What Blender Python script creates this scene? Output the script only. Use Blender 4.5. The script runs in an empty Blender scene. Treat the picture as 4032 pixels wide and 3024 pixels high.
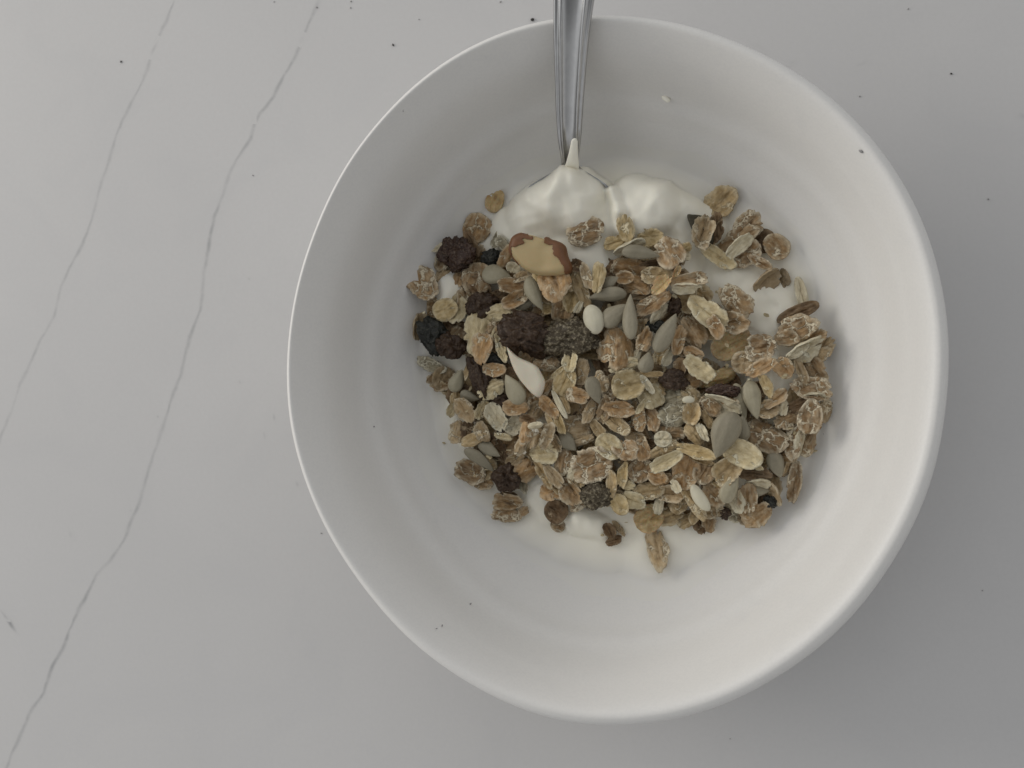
import bpy, bmesh, math, random
import numpy as np
from mathutils import Matrix, Vector, noise

# ------------------------------------------------------------------ camera, world, lamps, exposure
C = bpy.context.scene.collection
SC = bpy.context.scene
FPX = 4480.0                       # focal length in photograph pixels (4032 wide)
H = 0.049                          # height of the bowl's rim above the counter
CAM_LOC = Vector((0.022, -0.006, H + 0.2500))
RIMC = (2439.0, 1460.0)            # where the photograph has the middle of the rim

def cam_rot(a, b):
    return (Matrix.Rotation(b, 3, 'Y') @ Matrix.Rotation(a, 3, 'X'))
def project(p, R):
    q = R.transposed() @ (Vector(p) - CAM_LOC)
    return (2016 + FPX * q.x / -q.z, 1512 - FPX * q.y / -q.z)
a_, b_ = 0.0, 0.0
for _ in range(30):
    u, v = project((0, 0, H), cam_rot(a_, b_))
    du, dv = u - RIMC[0], v - RIMC[1]
    e = 1e-4
    u1, v1 = project((0, 0, H), cam_rot(a_ + e, b_)); u2, v2 = project((0, 0, H), cam_rot(a_, b_ + e))
    J = np.array([[(u1-u)/e, (u2-u)/e], [(v1-v)/e, (v2-v)/e]])
    s_ = np.linalg.solve(J, [-du, -dv]); a_ += float(s_[0]); b_ += float(s_[1])
ROT = cam_rot(a_, b_)
cd = bpy.data.cameras.new('camera'); cam = bpy.data.objects.new('camera', cd); C.objects.link(cam)
cam.matrix_world = Matrix.Translation(CAM_LOC) @ ROT.to_4x4()
cd.sensor_width = 36; cd.lens = FPX / 4032 * 36; cd.clip_start = 0.01; cd.clip_end = 50
cd.dof.use_dof = True; cd.dof.focus_distance = 0.268; cd.dof.aperture_fstop = 30
SC.camera = cam

world = bpy.data.worlds.new("World"); SC.world = world; world.use_nodes = True
# a dim room: brighter towards the window side, darker where the person with the camera leans in from below
wt = world.node_tree; wn = wt.nodes; bg = wn['Background']; bg.inputs[1].default_value = 0.72
tc_ = wn.new('ShaderNodeTexCoord')
def wdot(d, lo, hi, a, b):
    v = wn.new('ShaderNodeVectorMath'); v.operation = 'DOT_PRODUCT'; wt.links.new(tc_.outputs['Generated'], v.inputs[0]); v.inputs[1].default_value = Vector(d).normalized()
    m = wn.new('ShaderNodeMapRange'); m.interpolation_type = 'SMOOTHSTEP'; wt.links.new(v.outputs['Value'], m.inputs[0])
    m.inputs[1].default_value = lo; m.inputs[2].default_value = hi; m.inputs[3].default_value = a; m.inputs[4].default_value = b; return m.outputs[0]
mu = wn.new('ShaderNodeMath'); mu.operation = 'MULTIPLY'
wt.links.new(wdot((-.75, .35, .55), -1, 1, .78, 1.06), mu.inputs[0]); wt.links.new(wdot((.22, -.42, .88), .60, .93, 1.0, .28), mu.inputs[1])
cx_ = wn.new('ShaderNodeMix'); cx_.data_type = 'RGBA'; wt.links.new(mu.outputs[0], cx_.inputs[0]); cx_.inputs[6].default_value = (0, 0, 0, 1); cx_.inputs[7].default_value = (.972, .984, 1.0, 1); cx_.clamp_factor = False
wt.links.new(cx_.outputs[2], bg.inputs[0])
def area(name, loc, target, sx, sy, power, col):
    l = bpy.data.lights.new(name, 'AREA'); l.shape = 'RECTANGLE'; l.size = sx; l.size_y = sy; l.energy = power; l.color = col
    o = bpy.data.objects.new(name, l); C.objects.link(o); o.location = loc
    o.rotation_euler = (Vector(target) - Vector(loc)).to_track_quat('-Z', 'Y').to_euler(); return o
# a tall window to the left, a little towards the top of the picture
area('window_light', (-0.91, 0.33, 0.395), (0.02, 0.0, 0.0), 0.60, 0.44, 4.3, (1.0, 0.955, 0.88))
SC.view_settings.view_transform = 'Standard'; SC.view_settings.look = 'None'
SC.view_settings.exposure = 0.0; SC.view_settings.gamma = 1.0

# ------------------------------------------------------------------ pixel of the photograph -> point of the place
def ray(px, py):
    d = ROT @ Vector(((px - 2016) / FPX, -(py - 1512) / FPX, -1.0)); return d
def at(px, py, z=0.0):
    d = ray(px, py); t = (z - CAM_LOC.z) / d.z
    return CAM_LOC + d * t
def on(px, py, f, lift=0.0):
    z = 0.03
    for _ in range(12):
        p = at(px, py, z); z = 0.5 * z + 0.5 * (f(p.x, p.y) + lift)
    return at(px, py, z)
MM = 0.001

# ------------------------------------------------------------------ object helpers
def obj(name, verts, faces, mat, parent=None, smooth=True, loc=None):
    me = bpy.data.meshes.new(name); me.from_pydata([tuple(v) for v in verts], [], faces); me.update()
    if smooth: me.polygons.foreach_set('use_smooth', [True] * len(me.polygons))
    me.materials.append(mat)
    o = bpy.data.objects.new(name, me); C.objects.link(o)
    if parent: o.parent = parent
    if loc is not None: o.location = loc
    return o
def tag(o, label, cat, group=None, kind=None):
    if label: o['label'] = label
    if cat: o['category'] = cat
    if group: o['group'] = group
    if kind: o['kind'] = kind
    return o
def attr(me, name, vals):
    a = me.attributes.new(name, 'FLOAT', 'POINT'); a.data.foreach_set('value', list(vals))

# ------------------------------------------------------------------ material helpers
class M:
    def __init__(s, name):
        s.m = bpy.data.materials.new(name); s.m.use_nodes = True; s.t = s.m.node_tree; s.n = s.t.nodes; s.l = s.t.links
        s.b = s.n['Principled BSDF']
    def node(s, t, **k):
        n = s.n.new(t)
        for a, v in k.items(): setattr(n, a, v)
        return n
    def link(s, a, b): s.l.new(a, b)
    def coord(s, which='Object', rnd=False, scale=None):
        tc = s.node('ShaderNodeTexCoord'); out = tc.outputs[which]
        if rnd:
            oi = s.node('ShaderNodeObjectInfo'); v = s.node('ShaderNodeVectorMath', operation='SCALE')
            cx = s.node('ShaderNodeCombineXYZ')
            for i in range(3): s.link(oi.outputs['Random'], cx.inputs[i])
            s.link(cx.outputs[0], v.inputs[0]); v.inputs['Scale'].default_value = 3.7
            ad = s.node('ShaderNodeVectorMath', operation='ADD'); s.link(out, ad.inputs[0]); s.link(v.outputs[0], ad.inputs[1]); out = ad.outputs[0]
        if scale:
            mp = s.node('ShaderNodeMapping'); mp.inputs['Scale'].default_value = scale; s.link(out, mp.inputs[0]); out = mp.outputs[0]
        return out
    def noise(s, co, scale, detail=3, rough=.5, dist=0):
        n = s.node('ShaderNodeTexNoise'); s.link(co, n.inputs['Vector']); n.inputs['Scale'].default_value = scale
        n.inputs['Detail'].default_value = detail; n.inputs['Roughness'].default_value = rough; n.inputs['Distortion'].default_value = dist
        return n.outputs[0]
    def ramp(s, f, pts, interp='LINEAR'):
        r = s.node('ShaderNodeValToRGB'); s.link(f, r.inputs[0]); e = r.color_ramp.elements; r.color_ramp.interpolation = interp
        while len(e) > 1: e.remove(e[-1])
        e[0].position = pts[0][0]; c = pts[0][1]; e[0].color = (c, c, c, 1) if not hasattr(c, '__len__') else (*c, 1)
        for p, c in pts[1:]:
            k = e.new(p); k.color = (c, c, c, 1) if not hasattr(c, '__len__') else (*c, 1)
        return r.outputs[0]
    def mix(s, f, a, b, mode='MIX'):
        m = s.node('ShaderNodeMix', data_type='RGBA', blend_type=mode)
        for i, v in ((0, f), (6, a), (7, b)):
            if hasattr(v, 'is_linked') or hasattr(v, 'links'): s.link(v, m.inputs[i])
            elif hasattr(v, '__len__'): m.inputs[i].default_value = (*v, 1)
            else: m.inputs[i].default_value = v
        return m.outputs[2]
    def math(s, op, a, b=None, clamp=False):
        m = s.node('ShaderNodeMath', operation=op, use_clamp=clamp)
        for i, v in ((0, a), (1, b)):
            if v is None: continue
            if hasattr(v, 'links'): s.link(v, m.inputs[i])
            else: m.inputs[i].default_value = v
        return m.outputs[0]
    def attr(s, name):
        a = s.node('ShaderNodeAttribute'); a.attribute_name = name; return a.outputs['Fac']
    def bump(s, h, strength=.3, dist=.0002):
        b = s.node('ShaderNodeBump'); s.link(h, b.inputs['Height']); b.inputs['Strength'].default_value = strength
        b.inputs['Distance'].default_value = dist; s.link(b.outputs[0], s.b.inputs['Normal'])
    def base(s, c):
        if hasattr(c, 'links'): s.link(c, s.b.inputs['Base Color'])
        else: s.b.inputs['Base Color'].default_value = (*c, 1)
    def set(s, **k):
        for a, v in k.items(): s.b.inputs[a.replace('_', ' ')].default_value = v
        return s

# counter: pale quartz, faint mottling; the vein ribbons share its colour at their edges
def quartz(name, vein):
    m = M(name); co = m.coord('Object')
    big = m.noise(co, 9, 3, .5, .4); fine = m.noise(co, 900, 2, .6)
    c = m.mix(big, (0.535, 0.528, 0.522), (0.62, 0.611, 0.604))
    cl = m.noise(co, 26, 5, .62, 1.2)
    c = m.mix(m.ramp(cl, [(.50, 0), (.78, .22)]), c, (0.49, 0.49, 0.50))
    c = m.mix(m.ramp(fine, [(.35, .0), (.75, .16)]), c, (0.50, 0.492, 0.484))
    if vein:
        f = m.attr('vein'); wob = m.noise(co, 260, 4, .65); lng = m.noise(co, 45, 3, .6)
        k = m.math('MULTIPLY', m.math('POWER', f, 1.25), m.ramp(wob, [(.3, .35), (.62, 1.0)]))
        k = m.math('MULTIPLY', k, m.ramp(lng, [(.36, .34), (.66, 1.0)]), True)
        c = m.mix(k, c, (0.19, 0.195, 0.205))
    m.base(c); m.set(Roughness=.42, IOR=1.45); m.b.inputs['Specular IOR Level'].default_value = .3
    return m.m
MQ = quartz('quartz', False); MV = quartz('quartz_vein', True)
def ceramic():
    m = M('ceramic'); co = m.coord('Object')
    n = m.noise(co, 18, 3, .5); n2 = m.noise(co, 700, 2, .5); n3 = m.noise(co, 120, 4, .6)
    c = m.mix(n, (0.695, 0.680, 0.652), (0.738, 0.723, 0.695))
    n4 = m.noise(co, 1600, 2, .6)
    c = m.mix(m.ramp(n3, [(.58, 0), (.80, .14)]), c, (0.5, 0.5, 0.51)); c = m.mix(m.ramp(n4, [(.35, .10), (.6, 0)]), c, (0.5, 0.5, 0.5))
    m.base(c); m.bump(m.math('ADD', n2, m.math('MULTIPLY', n3, 1.5)), .16, .00015); m.set(Roughness=.46); m.b.inputs['Specular IOR Level'].default_value = .32
    return m.m
MC = ceramic()
def yog(name):
    m = M(name); co = m.coord('Object')
    n = m.noise(co, 60, 3, .5); n2 = m.noise(co, 260, 3, .55)
    c = m.mix(n, (0.91, 0.872, 0.745), (0.93, 0.897, 0.78))
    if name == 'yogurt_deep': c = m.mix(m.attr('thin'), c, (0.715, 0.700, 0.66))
    m.base(c)
    m.bump(n2, .12, .0006); m.set(Roughness=.36)
    m.b.inputs['Subsurface Weight'].default_value = .1; m.b.inputs['Subsurface Scale'].default_value = .0015
    m.b.inputs['Subsurface Radius'].default_value = (1, .85, .6); m.b.inputs['Specular IOR Level'].default_value = .35
    return m.m
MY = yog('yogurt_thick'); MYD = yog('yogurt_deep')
def steel():
    m = M('steel'); co = m.coord('Object', scale=(900, 25, 900)); n = m.noise(co, 1, 3, .6)
    m.base(m.mix(n, (0.40, 0.40, 0.40), (0.53, 0.53, 0.525))); m.set(Metallic=1.0, Roughness=.30); m.bump(n, .05, .0001)
    return m.m
MS = steel()

def flake_mat(name, dark, mid, starch, cracks=.5, edge=.5, rough=.58, streak=.28, sub=.0):
    """bran skin over pale starch: the skin is split by cracks and worn away at the rim"""
    m = M(name); co = m.coord('Object', rnd=True)
    st = m.node('ShaderNodeMapping'); st.inputs['Scale'].default_value = (.45, 1.3, 1); m.link(co, st.inputs[0])
    dn = m.node('ShaderNodeTexNoise'); m.link(co, dn.inputs['Vector']); dn.inputs['Scale'].default_value = 330; dn.inputs['Detail'].default_value = 4; dn.inputs['Roughness'].default_value = .62
    mx = m.node('ShaderNodeVectorMath', operation='MULTIPLY_ADD'); m.link(dn.outputs['Color'], mx.inputs[0]); mx.inputs[1].default_value = (.0052,)*3; m.link(co, mx.inputs[2])
    vo = m.node('ShaderNodeTexVoronoi', feature='DISTANCE_TO_EDGE'); m.link(mx.outputs[0], vo.inputs['Vector']); vo.inputs['Scale'].default_value = 260
    patch = m.noise(co, 230, 2, .5)
    crack = m.ramp(vo.outputs['Distance'], [(.0, 1), (.035, .85), (.085, 0)])
    crack = m.math('MULTIPLY', crack, m.ramp(patch, [(.64 - .22*cracks, 0), (.70 - .20*cracks, 1)]))
    n = m.noise(co, 520, 4, .6); sn = m.noise(st.outputs[0], 900, 3, .6)
    oi = m.node('ShaderNodeObjectInfo')
    base = m.mix(m.ramp(n, [(.3, 0), (.7, 1)]), dark, mid)
    base = m.mix(m.math('MULTIPLY', m.ramp(sn, [(.42, 0), (.68, 1)]), streak), base, starch)
    rv = m.math('MULTIPLY_ADD', oi.outputs['Random'], .40); rv.node.inputs[2].default_value = .84
    hs = m.node('ShaderNodeHueSaturation'); m.link(base, hs.inputs['Color']); m.link(rv, hs.inputs['Value'])
    base = hs.outputs[0]
    ed = m.math('MULTIPLY', m.attr('edge'), m.ramp(m.noise(co, 480, 3, .6), [(.38, 0), (.58, 1)]))
    ed = m.math('MULTIPLY', ed, edge)
    k = m.math('MAXIMUM', crack, ed)
    base = m.mix(k, base, starch)
    m.base(base)
    h = m.math('ADD', m.math('MULTIPLY', n, .6), m.math('MULTIPLY', k, -.7)); h = m.math('ADD', h, m.math('MULTIPLY', sn, .8))
    m.bump(h, 1.0, .00050); m.set(Roughness=rough); m.b.inputs['Specular IOR Level'].default_value = .3
    if sub:
        m.b.inputs['Subsurface Weight'].default_value = sub; m.b.inputs['Subsurface Scale'].default_value = .001
    return m.m
ST = (0.76, 0.67, 0.49)
FM = {
 'w':  flake_mat('wheat_brown', (0.151, 0.091, 0.039), (0.381, 0.247, 0.120), ST, .7, .75),
 'wo': flake_mat('wheat_orange', (0.212, 0.119, 0.048), (0.474, 0.293, 0.132), (0.746, 0.648, 0.465), .65, .7),
 'wd': flake_mat('wheat_dark', (0.060, 0.034, 0.015), (0.180, 0.108, 0.050), (0.492, 0.379, 0.243), .3, .4),  # dark bran; low in the heap it also stands in for shade
 'wn': flake_mat('wheat_cracked', (0.143, 0.085, 0.037), (0.364, 0.233, 0.113), (0.771, 0.681, 0.504), 1.25, .85),
 'wp': flake_mat('wheat_pale', (0.217, 0.146, 0.072), (0.470, 0.342, 0.189), (0.725, 0.636, 0.463), .8, .8, streak=.3),
 'oc': flake_mat('oat_cream', (0.365, 0.279, 0.145), (0.628, 0.525, 0.315), (0.843, 0.781, 0.579), .4, .65),
 'oy': flake_mat('oat_yellow', (0.330, 0.234, 0.102), (0.564, 0.431, 0.221), (0.792, 0.692, 0.472), .4, .65),
 'ot': flake_mat('oat_tan', (0.234, 0.157, 0.071), (0.517, 0.378, 0.195), (0.746, 0.647, 0.448), .5, .75),
 'oa': flake_mat('oat_amber', (0.294, 0.185, 0.070), (0.531, 0.395, 0.192), (0.679, 0.591, 0.404), .1, .3, rough=.4, streak=.25, sub=.3),
 'og': flake_mat('oat_grey', (0.156, 0.129, 0.079), (0.400, 0.349, 0.234), (0.754, 0.703, 0.541), 1.0, .9),
 'hw': flake_mat('starch_white', (0.410, 0.343, 0.221), (0.661, 0.588, 0.413), (0.850, 0.816, 0.652), .1, .5, streak=.35),
 'ht': flake_mat('husk_tan', (0.20, 0.14, 0.072), (0.36, 0.27, 0.155), (0.50, 0.42, 0.30), .1, .5),
}
def seed_mat(name, a, b, streak):
    m = M(name); co = m.coord('Object', rnd=True); st = m.node('ShaderNodeMapping'); st.inputs['Scale'].default_value = (.18, 1, 1); m.link(co, st.inputs[0])
    n = m.noise(st.outputs[0], 900, 3, .55); n2 = m.noise(co, 1500, 3, .6); n3 = m.noise(co, 190, 2, .5)
    c = m.mix(n, a, b); c = m.mix(m.ramp(n2, [(.45, 0), (.75, .25)]), c, streak)
    c = m.mix(m.ramp(n3, [(.5, 0), (.72, .45)]), c, tuple(v*.72 for v in a))
    m.base(c); m.bump(m.math('ADD', n, m.math('MULTIPLY', n2, .5)), .7, .00025); m.set(Roughness=.5); m.b.inputs['Specular IOR Level'].default_value = .35
    return m.m
SM = {
 'sg': seed_mat('sunflower_grey', (0.225, 0.198, 0.138), (0.31, 0.277, 0.200), (0.40, 0.36, 0.27)),
 'sp': seed_mat('sunflower_pale', (0.31, 0.275, 0.185), (0.42, 0.38, 0.27), (0.52, 0.48, 0.36)),
 'sc': seed_mat('seed_cream', (0.55, 0.51, 0.385), (0.64, 0.60, 0.47), (0.60, 0.56, 0.34)),
 'sd': seed_mat('seed_dark', (0.030, 0.026, 0.014), (0.055, 0.045, 0.026), (0.11, 0.09, 0.05)),
}
def raisin_mat(name, a, b, frost, amt, rough=.42):
    m = M(name); co = m.coord('Object', rnd=True)
    n = m.noise(co, 320, 4, .6); n2 = m.noise(co, 1500, 3, .6); v = m.node('ShaderNodeTexVoronoi'); m.link(co, v.inputs['Vector']); v.inputs['Scale'].default_value = 1100
    c = m.mix(n, a, b)
    f = m.math('MULTIPLY', m.ramp(n2, [(.5, 0), (.66, 1)]), amt); f2 = m.math('MULTIPLY', m.ramp(v.outputs['Distance'], [(.12, 1), (.3, 0)]), amt*.9)
    c = m.mix(m.math('MAXIMUM', f, f2), c, frost)
    m.base(c); m.bump(m.math('ADD', n, m.math('MULTIPLY', n2, .3)), .8, .0005); m.set(Roughness=rough); m.b.inputs['Specular IOR Level'].default_value = .3
    return m.m
RM = {
 'rb': raisin_mat('raisin_brown', (0.020, 0.010, 0.005), (0.062, 0.034, 0.018), (0.26, 0.19, 0.12), .22),
 'rk': raisin_mat('raisin_black', (0.012, 0.012, 0.010), (0.032, 0.033, 0.027), (0.14, 0.135, 0.105), .3),
 'rg': raisin_mat('raisin_frosted', (0.030, 0.022, 0.012), (0.095, 0.072, 0.042), (0.36, 0.31, 0.21), .65, .5),
 'rp': raisin_mat('raisin_purple', (0.022, 0.010, 0.007), (0.075, 0.040, 0.026), (0.28, 0.21, 0.15), .3, .26),
}
def plain(name, a, b, sc=700, rough=.5, sub=0):
    m = M(name); co = m.coord('Object'); n = m.noise(co, sc, 3, .55); m.base(m.mix(n, a, b)); m.bump(n, .2, .0001); m.set(Roughness=rough)
    if sub:
        m.b.inputs['Subsurface Weight'].default_value = sub; m.b.inputs['Subsurface Scale'].default_value = .0015
    return m.m
MAF = plain('almond_flesh', (0.40, 0.295, 0.140), (0.53, 0.415, 0.225), 150, .45, .25)
MAW = plain('almond_white', (0.60, 0.545, 0.42), (0.68, 0.625, 0.50), 300, .5, .25)
MAS = plain('almond_skin', (0.105, 0.040, 0.014), (0.23, 0.100, 0.038), 420, .5)
MCR = plain('crumb_dark', (0.015, 0.013, 0.012), (0.05, 0.045, 0.04), 3000, .7)
MCS = plain('crumb_grey', (0.24, 0.235, 0.23), (0.36, 0.35, 0.34), 3000, .7)

# ------------------------------------------------------------------ the countertop with its veins
ct = obj('countertop', [(-.9, -.8, 0), (.9, -.8, 0), (.9, .8, 0), (-.9, .8, 0), (-.9, -.8, -.03), (.9, -.8, -.03), (.9, .8, -.03), (-.9, .8, -.03)],
         [(0, 1, 2, 3), (7, 6, 5, 4), (0, 4, 5, 1), (1, 5, 6, 2), (2, 6, 7, 3), (3, 7, 4, 0)], MQ, smooth=False)
tag(ct, 'pale grey quartz countertop with thin grey veins running down its left side', 'countertop', kind='structure')
def ribbon(pts, w, strength=1.0, seed=0, z=None, soft=False):
    """pts in photograph pixels; w half width in pixels"""
    rnd = random.Random(seed); P = []; z = .000004 + seed*.0000003
    for i in range(len(pts) - 1):
        x0, y0 = pts[i]; x1, y1 = pts[i+1]; n = max(2, int(math.hypot(x1-x0, y1-y0) / (14 if not soft else 4)))
        for k in range(n): P.append((x0 + (x1-x0)*k/n, y0 + (y1-y0)*k/n))
    P.append(pts[-1]); V = []; F = []; A = []
    for i, (x, y) in enumerate(P):
        a = P[max(0, i-1)]; b = P[min(len(P)-1, i+1)]; dx, dy = b[0]-a[0], b[1]-a[1]; L = math.hypot(dx, dy) or 1
        nx, ny = -dy/L, dx/L; q = noise.noise(Vector((i*.11, seed*3.1, 0)))*5 + noise.noise(Vector((i*.45, seed*1.1, 4)))*3.0
        q = q if not soft else q*.15
        ww = w * (1 + .55*noise.noise(Vector((i*.16, seed, 9))) ); end = min(1, i/4, (len(P)-1-i)/4); end = end*end*(3-2*end)
        for j, (o_, s_) in enumerate(((-2.2, 0), (-.75, .75), (0, 1), (.75, .75), (2.2, 0))):
            p = at(x + nx*(q + o_*ww), y + ny*(q + o_*ww), z); V.append(p); A.append(s_ * strength * end)
    for i in range(len(P)-1):
        for j in range(4):
            k = i*5 + j; F.append((k, k+1, k+6, k+5))
    o = obj('vein', V, F, MV, ct)
    if o.data.polygons[0].normal.z < 0: o.data.flip_normals()
    attr(o.data, 'vein', A); return o
k = 4032/2212
def S(*p): return [(x*k, y*k) for x, y in p]
ribbon(S((382, -15), (360, 45), (336, 90), (318, 150), (296, 200), (262, 265), (240, 330), (217, 400), (200, 470), (180, 525), (150, 580), (132, 620), (118, 680), (84, 740), (45, 830), (22, 895), (0, 950), (-25, 1000)), 4.2, .56, 1)
ribbon(S((345, 78), (326, 115), (322, 128)), 4.6, .45, 2)
ribbon(S((697, -15), (668, 45), (655, 80), (640, 118), (610, 170), (590, 208), (560, 245), (549, 265), (540, 300), (512, 345), (495, 380), (480, 425), (462, 470), (450, 540), (441, 590), (432, 670), (414, 720), (402, 760), (388, 815), (370, 860), (350, 925), (338, 965), (318, 1030), (298, 1090), (285, 1120), (268, 1168), (240, 1210), (208, 1245), (195, 1270), (170, 1315), (150, 1360), (138, 1395), (112, 1440), (95, 1495), (62, 1545), (30, 1620), (5, 1680)), 4.9, .66, 3)
ribbon(S((548, 240), (549, 268)), 5, .6, 4)
ribbon(S((660, 70), (650, 92), (644, 100)), 7, .35, 5)
def smudge(x, y, L, w, ang, st, seed):
    x, y, L, w = x*k, y*k, L*k/2, w*k/2; a = math.radians(ang); V = []; F = []; A = []; z = .000004 + seed*.0000003
    for i in range(6):
        for j in range(20):
            t = 2*math.pi*j/20; r = i/5*(1 + .3*noise.noise(Vector((math.cos(t), math.sin(t), seed*2.3)))); u, v = r*L*math.cos(t), r*w*math.sin(t) + .25*w*math.sin(r*L*math.cos(t)/L*2)
            V.append(at(x + u*math.cos(a) + v*math.sin(a), y - u*math.sin(a) + v*math.cos(a), z)); q = 1 - i/5; A.append(st*q*q*(3-2*q))
    for i in range(5):
        for j in range(20): F.append((i*20+j, i*20+(j+1) % 20, i*20+20+(j+1) % 20, i*20+20+j))
    o = obj('stain', V, F, MV, ct); attr(o.data, 'vein', A)
    if o.data.polygons[30].normal.z < 0: o.data.flip_normals()
for i, q in enumerate(((24, 1350, 60, 14, -50, 1.0), (10, 1330, 40, 10, -45, .5), (1862, 138, 52, 12, 28, .42), (2208, 250, 30, 20, 0, .4), (592, 902, 10, 26, 0, .5), (571, 940, 9, 24, 0, .35), (538, 602, 10, 10, 0, .35), (341, 900, 9, 9, 0, .75),
        (642, 1046, 12, 16, 0, .4), (153, 1155, 16, 20, 0, .25), (518, 826, 10, 14, 0, .35), (282, 1103, 9, 8, 0, .3), (1640, 100, 60, 16, -30, .16), (1712, 135, 30, 12, 35, .2))):
    smudge(*q, 40+i)

# crumbs on the counter: (x, y in the 2212 px view, size px of the photograph)
def lump(name, p, sx, sy, sz, rot, mat, sub=2, amp=.25, freq=1.6, seed=0, parent=None):
    bm = bmesh.new(); bmesh.ops.create_icosphere(bm, subdivisions=sub, radius=1)
    for v in bm.verts:
        d = v.co.normalized(); n_ = noise.fractal(d*freq + Vector((seed*7.3, seed, 0)), 1.0, 2.0, 3)
        r = 1 + amp*n_; v.co = Vector((d.x*r*sx, d.y*r*sy, d.z*r*sz))
    bmesh.ops.rotate(bm, verts=bm.verts, matrix=Matrix.Rotation(rot, 3, 'Z'))
    me = bpy.data.meshes.new(name); bm.to_mesh(me); bm.free(); me.polygons.foreach_set('use_smooth', [True]*len(me.polygons)); me.materials.append(mat)
    o = bpy.data.objects.new(name, me); C.objects.link(o); o.location = p
    if parent: o.parent = parent
    return o
crumbs = [(1150, 42, 19, 'largest black crumb on the counter just left of the spoon handle'), (261, 133, 12, 'dark crumb alone on the left between the counter edge and the first vein'),
 (849, 97, 12, 'black crumb between the second vein and the upper left rim'), (684, 16, 9, 'small crumb touching the top edge just left of the leaning second vein head'),
 (758, 3, 9, 'dark crumb at the top edge left of a second one'), (757, 17, 8, 'little crumb just under the top edge between vein and bowl'),
 (905, 42, 7, 'tiny grey crumb above the upper left rim of the bowl'), (1081, 4, 9, 'dark crumb by the top edge left of the spoon handle'), (546, 379, 8, 'faint grey crumb between the second vein and the bowl rim'),
 (2055, 159, 10, 'black speck at upper right beyond the bowl rim'), (1857, 208, 8, 'small dark speck right of the short smudge at upper right'), (1962, 19, 8, 'tiny crumb near the top edge at upper right'),
 (2135, 430, 9, 'dark speck by the right edge above the middle'), (2122, 1276, 7, 'lone grey speck at lower right of the counter'), (592, 4, 7, 'tiny crumb at the top edge nearest the second vein'), (694, 1152, 8, 'grey crumb close outside the lower left rim'),
 (1577, 1596, 6, 'tiny speck below the bottom right of the bowl')]
for i, (x, y, s_, lab) in enumerate(crumbs):
    r = s_ * .38 * 0.0000625; p = at(x*k, y*k, r*.6)
    o = lump('crumb', p, r*1.1, r*.85, r*.8, i, MCR if s_ > 9.5 else MCS, 2, .5, 2.2, i)
    tag(o, lab, 'crumb', 'crumbs scattered on the counter')

# ------------------------------------------------------------------ the bowl: its rim follows the hand-thrown outline of the photograph
RIM = [(724,411),(752,357),(794,295),(851,230.6),(933,158.7),(1025,104),(1124,59.5),(1200,42),(1282,34),(1340,36),(1452,52),(1591,98),(1709,146),(1788,204),(1872,284),(1928,354),(1984,472),
 (2011,545),(2038,638),(2050,741),(2051,823),(2044,885),(2030,967),(2003,1056),(1958,1161),(1925,1220),(1849,1319),(1753,1409),(1693,1456),(1606,1508),(1480,1545),(1371,1561),(1314,1563),(1163,1541),
 (1055,1499),(1014,1476),(932,1421),(877,1376),(823,1312),(765,1228),(700,1120),(663,1041),(651,1001),(635.5,941),(623.6,872),(621.6,812),(630,713),(650,600),(680,510)]
th, rr = [], []
for x, y in RIM:
    p = at(x*k, y*k, H - .0028); th.append(math.atan2(p.y, p.x)); rr.append(math.hypot(p.x, p.y))
th = np.array(th); rr = np.array(rr); NF = 5
def basis(t):
    cols = [np.ones_like(t)]
    for n in range(1, NF+1): cols += [np.cos(n*t), np.sin(n*t)]
    return np.stack(cols, -1)
co_ = np.linalg.lstsq(basis(th), rr, rcond=None)[0]
TG = np.linspace(-math.pi, math.pi, 721); RG = basis(TG) @ co_
def Rrim(t): return float(np.interp(t, TG, RG))
IN = [(0, .0080), (.2, .0081), (.4, .0088), (.5, .0102), (.58, .0124), (.65, .0152), (.715, .0187), (.76, .0219), (.80, .0255), (.84, .0302), (.875, .0355), (.905, .0412), (.925, .0449), (.941, .0473), (.955, .0486), (.968, H), (.979, .0488), (.9886, .0483), (.9957, .0475), (.9995, .0462), (.9990, .0447)]
NI = IN.index((.968, H))
OUT = [(.993, .0415), (.982, .0372), (.96, .0320), (.92, .0262), (.86, .0205), (.78, .0150), (.68, .0098), (.58, .0062), (.50, .0040), (.485, .0030), (.480, .0006), (.470, 0), (.43, 0), (.42, .0012), (.40, .0025), (.2, .0028), (0, .0028)]
def smooth_prof(P, n=4):
    out = []
    for i in range(len(P)-1):
        p0 = P[max(0, i-1)]; p1 = P[i]; p2 = P[i+1]; p3 = P[min(len(P)-1, i+2)]
        for j in range(n):
            t = j/n
            out.append(tuple(.5*((2*p1[c]) + (-p0[c]+p2[c])*t + (2*p0[c]-5*p1[c]+4*p2[c]-p3[c])*t*t + (-p0[c]+3*p1[c]-3*p2[c]+p3[c])*t**3) for c in (0, 1)))
    out.append(P[-1]); return out
PF = smooth_prof(IN + OUT)
inner = [(s_, z) for s_, z in PF[:NI*4+1]]
IS = np.array([s_ for s_, z in inner]); IZ = np.array([z for s_, z in inner])
def bowl_z(x, y):
    s_ = math.hypot(x, y) / Rrim(math.atan2(y, x)); return float(np.interp(s_, IS, IZ))
NS = 192; V = []; F = []
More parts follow.
